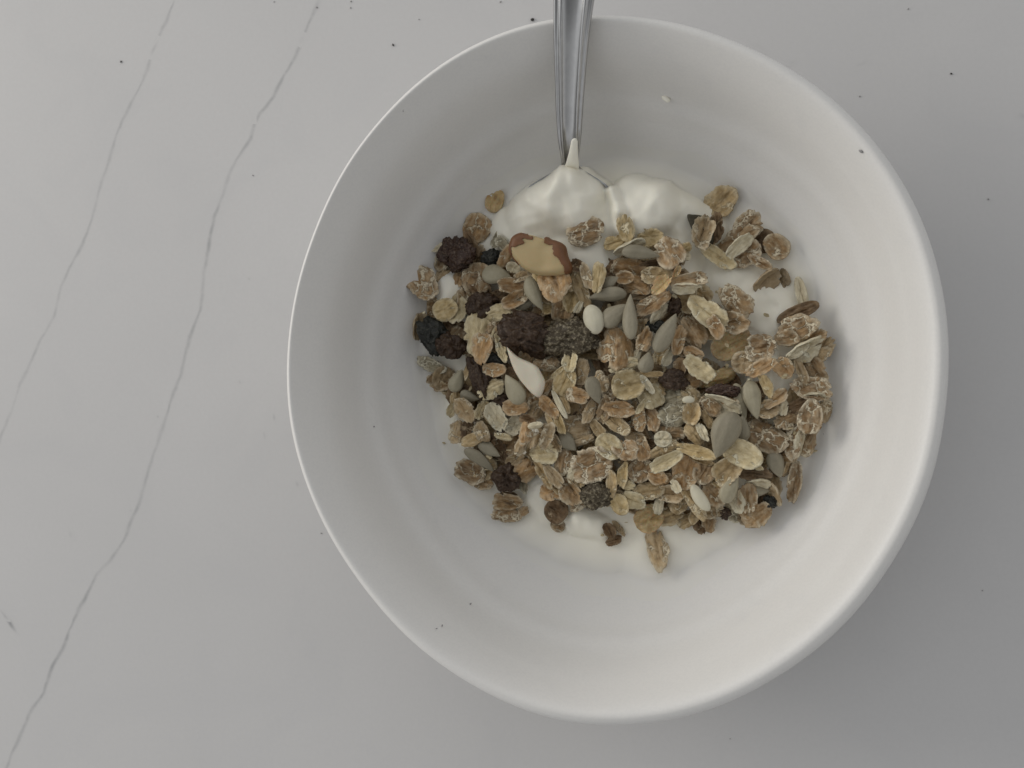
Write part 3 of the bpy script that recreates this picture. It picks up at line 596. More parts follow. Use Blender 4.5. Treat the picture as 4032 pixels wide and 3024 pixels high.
# tile, x, y, length, width, angle, kind, layer [, stand-up angle] [, own label]
CAT = [
# ---- upper left
('A', 915, 168, 190, 145, 65, 'oa', 0, 0, 'amber translucent oat flake alone against the upper left wall'),
('A', 745, 425, 250, 225, 60, 'wo', 0, 0, 'round plain brown flake between the yogurt heap and the purple raisin'),
('A', 700, 560, 230, 90, -62, 'wd', 1), ('A', 400, 600, 130, 80, 20, 'hw', 0),
('A', 560, 650, 300, 290, 80, 'rp', 2, 0, 'purple wrinkled glossy raisin at the upper left'),
('A', 930, 530, 150, 80, 62, 'og', 0), ('A', 985, 570, 160, 90, -48, 'og', 1),
('A', 880, 690, 180, 160, 0, 'rk', 2, 0, 'small square black raisin left of the big almond chunk'),
('A', 1010, 680, 210, 120, 65, 'wo', 3, 0, 'folded light brown flake leaning on the left side of the almond chunk'),
('A', 1745, 440, 300, 240, 18, 'wn', 1, 0, 'lone brown flake with two pointed ears lying on the yogurt heap'),
('A', 250, 945, 300, 240, -50, 'wn', 1, 0, 'striped brown and white flake farthest out on the upper left'),
('A', 450, 840, 190, 130, 50, 'wp', 0), ('A', 575, 895, 130, 105, 80, 'wo', 0),
('A', 750, 890, 270, 250, 80, 'w', 2), ('A', 930, 850, 280, 185, -8, 'sp', 4, 0, 'cream pointed sunflower seed under the small square black raisin'),
('A', 1090, 790, 130, 90, -20, 'hw', 3), ('A', 1155, 870, 150, 85, 22, 'wp', 3), ('A', 1070, 955, 240, 130, -5, 'wo', 4), ('A', 1100, 1085, 230, 130, 22, 'wo', 5),
('A', 1275, 1030, 340, 150, -66, 'sp', 5, 0, 'pale sunflower seed standing diagonally right of two split orange flakes'), ('A', 1190, 1125, 200, 120, 10, 'sg', 3),
('A', 790, 1130, 310, 240, 20, 'rb', 3, 0, 'dark reddish raisin above the big cream oat flake on the left'), ('A', 950, 1050, 150, 120, 30, 'wd', 2),
('A', 345, 1160, 110, 180, 0, 'w', 0), ('A', 560, 1165, 240, 180, 80, 'oc', 1), ('A', 455, 1175, 200, 185, 30, 'oy', 3, 0, 'round yellow oat disc left of the dark reddish raisin'),
('A', 185, 1330, 220, 55, 80, 'wp', 2, 60), ('A', 335, 1420, 270, 340, 20, 'rk', 3, 0, 'black raisin at the left edge of the muesli'),
('A', 500, 1500, 290, 230, -25, 'rb', 3, 0, 'knobbly brown raisin joined to the black raisin at the left edge'),
('A', 930, 1210, 240, 150, 10, 'oc', 5), ('A', 760, 1390, 350, 240, 80, 'oc', 4, 0, 'big cream oat flake left of the largest dark brown raisin'),
('A', 790, 1530, 270, 165, 82, 'wo', 6, 0, 'orange flake with white stripes lying on the big cream oat flake'), ('A', 910, 1370, 190, 130, 60, 'w', 3),
('A', 1200, 1390, 480, 390, -15, 'rb', 6, 0, 'largest dark brown raisin near the middle of the muesli'),
('A', 1590, 1440, 490, 350, 0, 'rg', 5, 0, 'grey frosted raisin touching the largest dark brown raisin'),
('A', 1450, 900, 320, 260, -72, 'wo', 5, 0, 'big orange flake with a forked white crack below the almond chunk'), ('A', 1380, 1050, 170, 110, -40, 'ot', 3),
('A', 1540, 1050, 240, 170, 80, 'ot', 4), ('A', 1630, 1060, 260, 130, 78, 'oy', 4), ('A', 1540, 1170, 250, 190, 80, 'w', 4),
('A', 1640, 900, 230, 150, 60, 'ot', 3), ('A', 1710, 970, 370, 120, -70, 'ot', 6), ('A', 1690, 780, 150, 100, -20, 'wd', 2), ('A', 1765, 860, 230, 90, -75, 'wp', 4),
('A', 1870, 880, 280, 105, 82, 'oy', 5), ('A', 1955, 1035, 360, 145, 186, 'sg', 5, 0, 'grey sunflower seed lying level left of the upright one'), ('A', 1985, 915, 170, 120, 30, 'sg', 3),
('A', 1830, 1265, 280, 190, 105, 'sc', 6, 0, 'palest bean shaped seed right of the grey frosted raisin'), ('A', 2025, 1220, 300, 190, 38, 'sg', 6, 0, 'plump grey sunflower seed between the palest seed and the upright one'),
('A', 1410, 1170, 120, 80, 0, 'oy', 3), ('A', 1690, 1150, 120, 60, 62, 'hw', 5), ('A', 1110, 1190, 95, 65, -10, 'hw', 4),
('A', 975, 1540, 240, 80, -72, 'oc', 5), ('A', 2110, 1400, 170, 120, 60, 'hw', 3), ('A', 1350, 1180, 180, 100, 20, 'w', 2), ('A', 1330, 870, 150, 90, -50, 'oy', 3),
# ---- upper right
('B', 240, 420, 220, 140, 108, 'oy', 1), ('B', 150, 550, 200, 110, 18, 'oy', 1), ('B', 270, 590, 280, 60, 18, 'hw', 3, 62), ('B', 470, 510, 200, 150, 0, 'oy', 1),
('B', 385, 645, 350, 135, -8, 'sg', 4, 0, 'grey sunflower seed highest of all under the yellow oat flakes'), ('B', 650, 650, 270, 230, -60, 'wn', 4, 0, 'toothed brown flake split by a long white crack at the upper middle'),
('B', 800, 600, 100, 80, 20, 'oy', 2), ('B', 800, 680, 80, 70, 0, 'hw', 1),
('B', 280, 790, 310, 170, -12, 'wo', 3), ('B', 560, 770, 320, 130, 5, 'wd', 1), ('B', 240, 885, 150, 110, 0, 'wo', 4), ('B', 540, 860, 290, 140, -2, 'ot', 4),
('B', 720, 830, 130, 50, 66, 'oa', 4), ('B', 350, 945, 240, 150, -22, 'wo', 5), ('B', 440, 1020, 260, 110, 8, 'w', 4), ('B', 575, 955, 200, 105, 46, 'oa', 6),
('B', 830, 900, 300, 120, 8, 'w', 5, 0), ('B', 800, 950, 220, 40, 4, 'hw', 5, 60), ('B', 830, 1070, 230, 250, 20, 'ot', 3), ('B', 950, 1030, 190, 150, -50, 'ot', 2),
('B', 490, 1120, 300, 145, 32, 'wo', 6), ('B', 575, 1215, 220, 55, 52, 'hw', 6, 55), ('B', 690, 1130, 150, 150, 0, 'rb', 4, 0, 'small crumbly brown raisin right of the upright sunflower seed'),
('B', 520, 1320, 160, 120, -10, 'rk', 3, 0, 'black piece filling a dark hole beside the upright sunflower seed'), ('B', 280, 1240, 430, 150, 92, 'sg', 8, 0, 'upright grey sunflower seed pointing to the top of the photo'),  # first entry: black lump set in for a dark hole between pieces
('B', 620, 1390, 400, 170, 62, 'sg', 7, 0, 'large grey-green sunflower seed slanting right of the upright one'), ('B', 425, 1450, 200, 130, 68, 'wo', 6), ('B', 735, 1470, 240, 105, 78, 'wo', 6),
('B', 1010, 1210, 390, 190, -38, 'oc', 5, 0, 'long veined cream oat flake right of the slanting sunflower seed'), ('B', 1080, 1340, 210, 120, -62, 'wo', 6), ('B', 880, 1370, 290, 190, -60, 'w', 4),
('B', 1260, 1080, 330, 220, -48, 'w', 3, 0, 'brown flake with a straight dark crease on the bare yogurt at right'), ('B', 1240, 1290, 240, 180, 0, 'w', 3), ('B', 790, 1240, 150, 100, 60, 'w', 2),
('B', 1130, 180, 270, 220, 42, 'ot', 1, 0, 'tan oat flake at the top right corner of the muesli'),
('B', 1080, 410, 240, 120, 85, 'wd', 1), ('B', 960, 460, 270, 175, 75, 'wp', 3), ('B', 1000, 540, 170, 100, 10, 'wd', 1),
('B', 1090, 680, 320, 130, -35, 'oc', 2, 0, 'slim cream flake pointing down right beside the dark angular seed piece'), ('B', 1370, 400, 260, 200, 45, 'wn', 3), ('B', 1270, 540, 350, 180, 35, 'w', 3),
('B', 1290, 575, 240, 60, 42, 'hw', 6, 40), ('B', 1350, 650, 290, 190, 40, 'wn', 2), ('B', 1500, 540, 210, 190, 0, 'wd', 1), ('B', 1640, 590, 220, 190, -42, 'w', 2, 0, 'three cornered brown flake at the right end of the upper right cluster'), ('B', 1490, 740, 210, 85, -30, 'wn', 2),
('B', 1545, 885, 260, 75, 40, 'ht', 1, 50, 'tan husk bent over at its right end on bare yogurt'), ('B', 1690, 880, 150, 50, -80, 'ht', 1, 50),
('B', 1870, 1020, 260, 90, -76, 'hw', 1, 0, 'translucent pale hull with a thin dark outline near the right wall'), ('B', 1840, 1200, 350, 115, 22, 'wd', 2, 0, 'long dark brown flake under the translucent hull at right'),
('B', 1830, 1360, 320, 210, 28, 'wn', 4), ('B', 1740, 1440, 200, 140, 0, 'w', 3), ('B', 1890, 1520, 320, 60, 34, 'hw', 5, 45), ('B', 1850, 1560, 190, 75, 35, 'hw', 6), ('B', 2050, 1550, 240, 130, 45, 'wp', 3), ('B', 2000, 1440, 200, 110, 30, 'w', 3),
('B', 1220, 1490, 340, 230, 30, 'oa', 2, 0, 'large translucent amber flake sunk in yogurt at right of centre'), ('B', 1500, 1530, 250, 210, 10, 'wn', 3, 0, 'round brown flake with a white ring open at its bottom'),
# ---- right and bottom right
('D', 160, 40, 330, 280, 88, 'wo', 6, 0, 'broad orange flake with a white upper edge under the upright sunflower seed'), ('D', 220, 210, 260, 120, 12, 'oc', 5), ('D', 320, 150, 200, 70, 65, 'hw', 4),
('D', 440, 180, 200, 150, 72, 'sg', 6, 0, 'short grey sunflower seed below the slanting grey-green one'), ('D', 565, 110, 180, 120, 80, 'ot', 4), ('D', 620, 130, 170, 35, 66, 'hw', 6, 40), ('D', 870, 100, 180, 110, -28, 'wo', 4),
('D', 920, 225, 290, 150, -36, 'oc', 5), ('D', 265, 385, 270, 240, 10, 'oy', 7, 0, 'ruffled yellow oat flake at the very centre with a white toothed foot'), ('D', 470, 480, 230, 190, -58, 'oc', 6), ('D', 445, 385, 180, 65, -55, 'hw', 7), ('D', 550, 410, 180, 120, -70, 'ot', 5),
('D', 685, 345, 270, 180, -8, 'rb', 5, 0, 'purple-brown raisin right of the ruffled yellow oat flake'), ('D', 490, 290, 230, 60, -4, 'ot', 6), ('D', 745, 230, 170, 110, 85, 'wo', 4), ('D', 1090, 330, 340, 130, 15, 'oa', 2), ('D', 860, 350, 170, 140, 20, 'wo', 4),
('D', 1150, 440, 270, 105, -5, 'rp', 5, 0, 'long thin purple raisin at the right'), ('D', 1160, 570, 320, 60, -26, 'hw', 6, 40), ('D', 1180, 530, 220, 90, -24, 'wo', 5), ('D', 1030, 590, 190, 140, -40, 'w', 5),
('D', 1310, 550, 360, 130, -75, 'sp', 3), ('D', 1420, 530, 360, 170, -78, 'sp', 4, 0, 'tall pale sunflower seed standing right of the thin purple raisin'), ('D', 1320, 800, 260, 160, 85, 'sg', 4),
('D', 1155, 850, 450, 270, 248, 'sg', 7, 0, 'biggest grey sunflower seed with its point at the bottom left'), ('D', 825, 525, 115, 65, 0, 'sc', 7, 0, 'tiny white seed scale above the grey-white ringed flake'),
('D', 855, 480, 190, 110, -42, 'ot', 5), ('D', 690, 510, 190, 150, 20, 'og', 4), ('D', 680, 660, 260, 200, 12, 'og', 6, 0, 'grey-white ringed flake just below centre right'), ('D', 860, 660, 190, 150, 80, 'ot', 5), ('D', 900, 570, 190, 90, -40, 'wo', 4),
('D', 190, 615, 270, 140, -6, 'wo', 5), ('D', 150, 745, 290, 120, -36, 'ot', 5), ('D', 375, 720, 200, 110, 88, 'wo', 5), ('D', 480, 690, 220, 125, -70, 'wo', 5), ('D', 650, 830, 250, 150, 0, 'w', 5), ('D', 590, 890, 140, 130, 0, 'hw', 6, 0, 'small white star shaped crumb of starch below the grey-white ringed flake'),
('D', 385, 590, 130, 50, 60, 'oc', 6), ('D', 880, 850, 200, 130, -52, 'ot', 6), ('D', 955, 830, 170, 75, -62, 'hw', 7), ('D', 90, 960, 240, 190, -40, 'oc', 6, 0, 'smooth cream oat flake folded against a cupped white-edged one'), ('D', 240, 990, 230, 160, -22, 'wn', 6),
('D', 400, 990, 210, 120, -80, 'wo', 5), ('D', 590, 990, 270, 100, 26, 'ot', 6), ('D', 615, 1095, 300, 130, 28, 'oc', 7, 0, 'pale split oat flake like an open coffee bean at the lower middle'), ('D', 890, 1005, 320, 110, -14, 'oy', 6), ('D', 940, 1080, 230, 60, -20, 'ot', 5),
('D', 800, 1200, 290, 220, 80, 'wo', 5, 0, 'broad smooth orange-brown flake at the lower middle with one white crack'), ('D', 970, 1200, 200, 180, 60, 'w', 5), ('D', 1330, 1030, 330, 215, -24, 'oc', 8, 0, 'large plain cream oat disc below the biggest sunflower seed'), ('D', 1460, 1150, 110, 50, -20, 'oc', 6),
('D', 1550, 860, 360, 260, -24, 'wn', 5, 0, 'largest brown flake netted with white cracks at right'), ('D', 1790, 920, 280, 130, 85, 'wn', 4), ('D', 1940, 930, 230, 115, 75, 'w', 3), ('D', 1870, 945, 210, 40, 78, 'hw', 5, 50),
('D', 1955, 680, 280, 190, 82, 'wn', 6, 0, 'oval flake with a white ring at the right edge of the muesli'), ('D', 1560, 620, 190, 150, 20, 'wp', 4), ('D', 1710, 600, 120, 75, 80, 'hw', 4), ('D', 1740, 710, 210, 150, 30, 'w', 4), ('D', 1640, 520, 220, 100, 40, 'w', 3),
('D', 1960, 420, 320, 190, -10, 'wn', 4), ('D', 1990, 250, 260, 170, -58, 'w', 3), ('D', 1870, 270, 230, 75, -66, 'wp', 4), ('D', 1710, 230, 180, 145, -48, 'wo', 2, 0, 'round orange flake right of the yogurt gap at right'), ('D', 1500, 225, 270, 125, 26, 'wo', 3), ('D', 1340, 180, 200, 180, 0, 'wp', 2), ('D', 1550, 400, 200, 90, -70, 'oy', 2),
('D', 1980, 505, 200, 35, 4, 'hw', 5, 55), ('D', 1870, 570, 270, 100, 20, 'wd', 4), ('D', 2105, 640, 200, 60, 82, 'wp', 4, 50), ('D', 2040, 120, 220, 110, 30, 'wp', 3),
('D', 1640, 1130, 250, 160, -72, 'sg', 4), ('D', 1430, 1210, 270, 120, -6, 'wd', 5), ('D', 1470, 1300, 210, 30, -2, 'hw', 6, 50), ('D', 1600, 1390, 260, 50, -58, 'wp', 6, 50), ('D', 1760, 1160, 170, 40, 60, 'wp', 4, 50), ('D', 1480, 1370, 190, 110, 0, 'sg', 4), ('D', 1700, 1040, 220, 120, -20, 'w', 3),
('D', 1810, 1290, 330, 115, 82, 'wn', 3, 0, 'ribbed narrow grey-brown flake leaning on the right wall'), ('D', 1170, 1180, 240, 200, 40, 'ot', 6), ('D', 1210, 1350, 280, 160, 62, 'sp', 6), ('D', 930, 1440, 280, 120, -56, 'sc', 7, 0, 'white crescent seed at the lower middle'),
('D', 875, 1480, 330, 105, -56, 'ot', 6), ('D', 1070, 1400, 220, 170, -50, 'w', 5), ('D', 1060, 1560, 180, 120, 10, 'wp', 4), ('D', 1370, 1440, 250, 150, 85, 'w', 6), ('D', 1275, 1460, 220, 45, -80, 'hw', 6, 30), ('D', 1460, 1590, 250, 190, 42, 'w', 4, 0, 'rounded brown flake at the lower right corner of the muesli'),
('D', 1590, 1470, 130, 120, 0, 'rk', 4, 0, 'small black raisin bit at the lower right corner'), ('D', 1165, 1580, 100, 110, 0, 'rb', 4, 0, 'brown raisin crumb in a gap at the bottom right'), ('D', 1210, 1520, 160, 100, 80, 'hw', 3),
('D', 460, 1370, 260, 160, 10, 'ot', 5), ('D', 650, 1400, 250, 150, 0, 'wp', 4), ('D', 740, 1490, 180, 150, 60, 'ot', 4), ('D', 550, 1510, 140, 85, 80, 'hw', 4), ('D', 190, 1500, 180, 140, -62, 'oy', 6, 0, 'smooth beige oval flake right of the black and grey raisin'),
('D', 320, 1460, 210, 150, -22, 'oc', 5), ('D', 460, 1625, 240, 220, 30, 'oa', 3, 0, 'round beige disc half sunk in yogurt at the bottom'), ('D', 220, 1220, 200, 90, 80, 'oy', 5), ('D', 115, 1310, 240, 85, 88, 'ot', 6), ('D', 545, 1240, 160, 120, -20, 'wo', 5),
('D', 380, 1180, 220, 190, 40, 'wn', 4), ('D', 265, 1320, 120, 80, 10, 'oc', 5), ('D', 710, 1330, 120, 75, -60, 'hw', 6), ('D', 600, 1270, 150, 90, 30, 'w', 4), ('D', 330, 880, 180, 90, 0, 'wp', 4), ('D', 1000, 700, 180, 80, -60, 'ot', 5),
('D', 1100, 1290, 180, 70, -30, 'oy', 5), ('D', 460, 930, 120, 80, 0, 'wd', 3),
# ---- lower left
('C', 330, 205, 270, 110, -20, 'og', 1, 0, 'pale grey flake below the black raisin at the left edge'), ('C', 430, 330, 200, 80, 70, 'ht', 2, 30), ('C', 565, 350, 230, 140, 65, 'sp', 3, 0, 'pale greenish seed at the left side of the muesli'), ('C', 460, 430, 150, 80, -50, 'ot', 1),
('C', 770, 320, 390, 180, -72, 'rb', 4, 0, 'tall dark raisin left of the ragged white flake'), ('C', 960, 520, 200, 120, -15, 'rb', 3), ('C', 900, 150, 210, 100, -25, 'rk', 3), ('C', 905, 250, 200, 120, -5, 'wo', 5), ('C', 1060, 270, 110, 90, -30, 'wd', 4),
('C', 870, 425, 240, 160, 22, 'oc', 6, 0, 'ragged white flake like a torn feather left of the almond sliver'), ('C', 1090, 430, 310, 190, 118, 'sp', 7, 0, 'plump cream seed between the ragged white flake and the almond sliver'), ('C', 670, 230, 210, 50, 78, 'ot', 4),
('C', 1395, 190, 200, 140, -4, 'wn', 5), ('C', 1610, 175, 165, 135, 80, 'oc', 6), ('C', 1500, 268, 170, 40, 42, 'oc', 6), ('C', 1560, 360, 240, 180, 65, 'oy', 6, 0, 'egg shaped yellow oat flake right of the almond sliver'), ('C', 1720, 270, 220, 120, 80, 'wp', 5), ('C', 1700, 350, 130, 90, 60, 'wo', 4),
('C', 1835, 440, 270, 150, -70, 'sg', 6, 0, 'grey sunflower seed left of the ruffled yellow oat flake'), ('C', 1690, 490, 190, 130, -8, 'wo', 6), ('C', 1512, 570, 260, 48, -62, 'hw', 7, 0, 'thin chalk white splinter below the egg shaped oat flake'), ('C', 1562, 550, 200, 60, -70, 'ot', 6),
('C', 1420, 590, 230, 110, -52, 'wo', 6), ('C', 1515, 740, 200, 80, -70, 'oy', 6), ('C', 1430, 740, 170, 50, -62, 'ot', 5), ('C', 1110, 600, 240, 130, 2, 'wo', 5), ('C', 1290, 630, 180, 120, 60, 'wp', 5), ('C', 1220, 710, 150, 80, -10, 'wd', 4), ('C', 1390, 430, 200, 80, 60, 'w', 4),
('C', 680, 500, 190, 110, -18, 'sg', 2), ('C', 540, 500, 160, 90, 80, 'ot', 1), ('C', 930, 680, 260, 150, -62, 'hw', 4), ('C', 780, 620, 180, 40, 65, 'oc', 5, 30), ('C', 860, 700, 200, 50, -50, 'ot', 4), ('C', 1100, 770, 190, 160, 20, 'hw', 3),
('C', 640, 630, 240, 140, -52, 'wp', 2), ('C', 1190, 840, 200, 110, 82, 'wo', 5, 0, 'bright orange three sided flake below the cream seed and sliver'), ('C', 560, 830, 200, 110, 78, 'wp', 2), ('C', 650, 800, 160, 100, 70, 'wd', 1), ('C', 790, 820, 180, 130, -60, 'wp', 3), ('C', 700, 900, 200, 110, 18, 'ot', 3), ('C', 520, 620, 130, 90, 60, 'oc', 1),
('C', 860, 985, 260, 125, -32, 'sg', 3), ('C', 780, 1080, 350, 115, -38, 'sg', 3, 0, 'long grey sunflower seed pointing at the round dark raisin at lower left'), ('C', 690, 1190, 270, 190, -18, 'wn', 1, 0, 'white and brown flake at the lower left edge of the muesli'), ('C', 800, 1290, 190, 120, -20, 'w', 1),
('C', 1020, 1255, 260, 250, 20, 'rb', 3, 0, 'round dark raisin at the lower left'), ('C', 1040, 1430, 190, 90, 0, 'wd', 0), ('C', 1175, 1320, 140, 60, -75, 'og', 1), ('C', 1365, 1020, 230, 170, 0, 'oc', 6, 0, 'cream rosette shaped oat flake at the lower left of centre'),
('C', 1550, 1100, 230, 140, 80, 'wn', 5), ('C', 1590, 920, 220, 150, -42, 'sg', 4), ('C', 1400, 860, 230, 110, 72, 'wp', 5), ('C', 1455, 900, 230, 120, -60, 'wp', 4), ('C', 1810, 1130, 350, 300, 20, 'wn', 6, 0, 'largest orange and white crumpled flake above the black and grey raisin'),
('C', 1645, 1220, 160, 120, 60, 'hw', 6), ('C', 1705, 1260, 140, 100, 80, 'ot', 6), ('C', 1210, 1160, 240, 200, 30, 'wo', 3), ('C', 1370, 1210, 270, 90, -60, 'ot', 5), ('C', 1455, 1230, 240, 100, -52, 'wp', 6), ('C', 1440, 1380, 190, 150, 0, 'wo', 3), ('C', 1490, 1340, 130, 80, -50, 'ot', 4), ('C', 1635, 1370, 240, 170, -55, 'w', 4), ('C', 1690, 1490, 180, 90, 40, 'wn', 3),
('C', 1850, 1400, 270, 270, 30, 'rg', 5, 0, 'black and grey raisin at the bottom of the muesli'), ('C', 1650, 770, 280, 200, 0, 'wp', 4), ('C', 1710, 900, 220, 90, 15, 'wp', 5), ('C', 1290, 770, 130, 60, 10, 'hw', 5), ('C', 990, 870, 160, 60, -10, 'oc', 4), ('C', 1150, 960, 160, 90, 70, 'wp', 3),
('C', 970, 1000, 220, 110, -60, 'wd', 1), ('C', 1790, 640, 200, 100, 70, 'wp', 5), ('C', 1930, 620, 240, 120, 70, 'w', 4), ('C', 1900, 360, 180, 110, -70, 'wp', 5), ('C', 1960, 480, 150, 100, -60, 'w', 4), ('C', 1280, 900, 150, 80, 70, 'wp', 4), ('C', 1870, 800, 230, 90, -55, 'ot', 5), ('C', 1100, 1080, 180, 110, 40, 'wp', 2),
('C', 1030, 1480, 230, 150, -4, 'w', 1), ('C', 1015, 1600, 270, 130, -5, 'wn', 2, 0, 'flake with two white fangs hanging at the bottom left'), ('C', 1180, 1560, 95, 75, 30, 'w', 1), ('C', 1480, 1560, 190, 190, -30, 'wd', 1, 0, 'dark brown folded flake left of the little yogurt blob at the bottom'), ('C', 1500, 1690, 120, 110, -50, 'w', 0),
]
# bottom strip given straight in photograph pixels
CATS = [(2400, 2090, 52, 42, -60, 'wd', 0, 0, 'bent dark brown husk piece lying on yogurt at the bottom'), (2418, 2125, 56, 34, 20, 'wd', 0), (2437, 2080, 62, 24, -48, 'wp', 0), (2590, 2163, 142, 76, -75, 'wp', 1, 0, 'lone flake lowest in the bowl with white spots on its right side'),
 (2706, 2052, 75, 42, 30, 'ot', 1), (2738, 2030, 60, 40, 60, 'ot', 2), (2795, 2060, 58, 46, 80, 'w', 1), (2250, 1940, 95, 60, -50, 'w', 2), (2640, 2030, 90, 62, 20, 'ot', 2), (2905, 2020, 70, 60, 40, 'og', 1)]

KIND = {}
for c in FM: KIND[c] = ('wheat_flake', 'wheat flake') if c[0] == 'w' else ('oat_flake', 'oat flake') if c[0] == 'o' else ('husk_sliver', 'husk')
for c in SM: KIND[c] = ('sunflower_seed', 'seed')
for c in RM: KIND[c] = ('raisin', 'raisin')
KIND['sd'] = ('seed_piece', 'seed'); KIND['sc'] = ('pale_seed', 'seed')
GRP = {'wheat flake': 'wheat flakes in the muesli', 'oat flake': 'oat flakes in the muesli', 'husk': 'white and tan husk slivers in the muesli', 'seed': 'seeds in the muesli', 'raisin': 'raisins in the muesli'}
TONE = {'w': 'brown wheat flake', 'wo': 'orange-brown wheat flake', 'wd': 'dark brown wheat flake', 'wn': 'white-cracked brown flake', 'wp': 'pale brown wheat flake', 'oc': 'cream oat flake', 'oy': 'yellowish oat flake', 'ot': 'tan oat flake', 'oa': 'amber oat flake',
 'og': 'grey streaked flake', 'hw': 'whitish sliver', 'ht': 'tan husk', 'sg': 'grey sunflower seed', 'sp': 'pale sunflower seed', 'sc': 'white seed', 'sd': 'dark seed', 'rb': 'brown raisin piece', 'rk': 'black raisin piece', 'rg': 'grey raisin', 'rp': 'purple raisin'}
LM = [(2220, 790, 'the yogurt heap'), (2120, 1000, 'the big almond chunk'), (2074, 1482, 'the almond sliver'), (2070, 1311, 'the largest raisin'), (2236, 1332, 'the grey frosted raisin'), (1702, 1323, 'the black raisin at left'),
 (1798, 996, 'the purple wrinkled raisin'), (2479, 1247, 'the upright sunflower seed'), (2851, 1711, 'the biggest sunflower seed'), (2925, 1788, 'the plain cream oat disc'), (2849, 1537, 'the thin purple raisin'), (2473, 1514, 'the ruffled yellow flake'),
 (2346, 1945, 'the black and grey raisin'), (1993, 1883, 'the lower left raisin'), (2649, 1630, 'the ringed grey-white flake'), (3191, 1639, 'the white-ringed oval flake'), (2730, 884, 'the dark angular seed piece'), (2590, 2163, 'the lone lowest flake'),
 (3019, 1715, 'the largest netted flake'), (1955, 1080, 'the cream sunflower seed'), (2623, 1310, 'the slanting sunflower seed'), (2755, 1960, 'the white crescent seed'), (3140, 1230, 'the long dark flake at right'), (2140, 1783, 'the cream rosette flake'), (2222, 1503, 'the egg shaped oat flake')]
DIR = ['right of', 'above and right of', 'above', 'above and left of', 'left of', 'below and left of', 'below', 'below and right of']
USED = set()
def auto_label(px, py, L, Wd, code, own, pre=''):
    if own:
        assert own not in USED, own; USED.add(own); return own
    size = '' if pre else 'large ' if L*Wd > 11500 else 'small ' if L*Wd < 3600 else ''
    shape = '' if pre else 'narrow ' if Wd < .42*L else 'round ' if Wd > .86*L else ''
    lms = sorted(LM, key=lambda l: math.hypot(l[0]-px, l[1]-py)); opts = []
    lms = [l for l in lms if math.hypot(l[0]-px, l[1]-py) > 25]
    for r_, l in enumerate(lms[:4]):
        d = math.hypot(px-l[0], py-l[1]); a = math.atan2(-(py-l[1]), px-l[0]); di = DIR[int(round(a/(math.pi/4))) % 8]
        near = 'just ' if d < 110 else 'a little ' if d < 200 else 'farther '
        opts.append(f"{pre}{size}{shape}{TONE[code]} {near}{di} {l[2]}")
    for i_, j_ in ((0, 1), (0, 2), (1, 2), (0, 3), (1, 3), (2, 3)):
        opts.append(f"{pre}{size}{shape}{TONE[code]} between {lms[i_][2]} and {lms[j_][2]}")
    for w_ in ('tilted ', 'partly covered '): opts += [w_ + o_ for o_ in opts[:4]]
    opts = [o_ for o_ in opts if len(o_.replace('-', ' ').split()) <= 16]
    for o_ in opts:
        if o_ not in USED: USED.add(o_); return o_
    return opts[0]
ENT = []
for e in CAT:
    t, x, y, L, Wd, ang, code, lift = e[:8]; eo = e[8] if len(e) > 8 else 0; own = e[9] if len(e) > 9 else None
    ENT.append((TILE[t][0] + x*TS, TILE[t][1] + y*TS, L*TS, Wd*TS, ang, code, lift, eo, own))
for e in CATS: ENT.append((*e[:7], e[7] if len(e) > 7 else 0, e[8] if len(e) > 8 else None))
for e in ENT:
    if e[8]: USED.discard(e[8])
for i, (px, py, L, Wd, ang, code, lift, eo, own) in enumerate(ENT):
    nm, cat = KIND[code]; sd = 100 + i
    if code in FM: o = make_flake(px, py, L*1.16, Wd*1.16, ang, code, lift, sd, nm, eo, own)
    elif code in SM: o = make_seed(px, py, L, Wd, ang, code, lift, sd, nm)
    else: o = make_raisin(px, py, L*.94, Wd*.94, ang, code, lift, sd, nm)
    tag(o, auto_label(px, py, L, Wd, code, own), cat, GRP[cat])

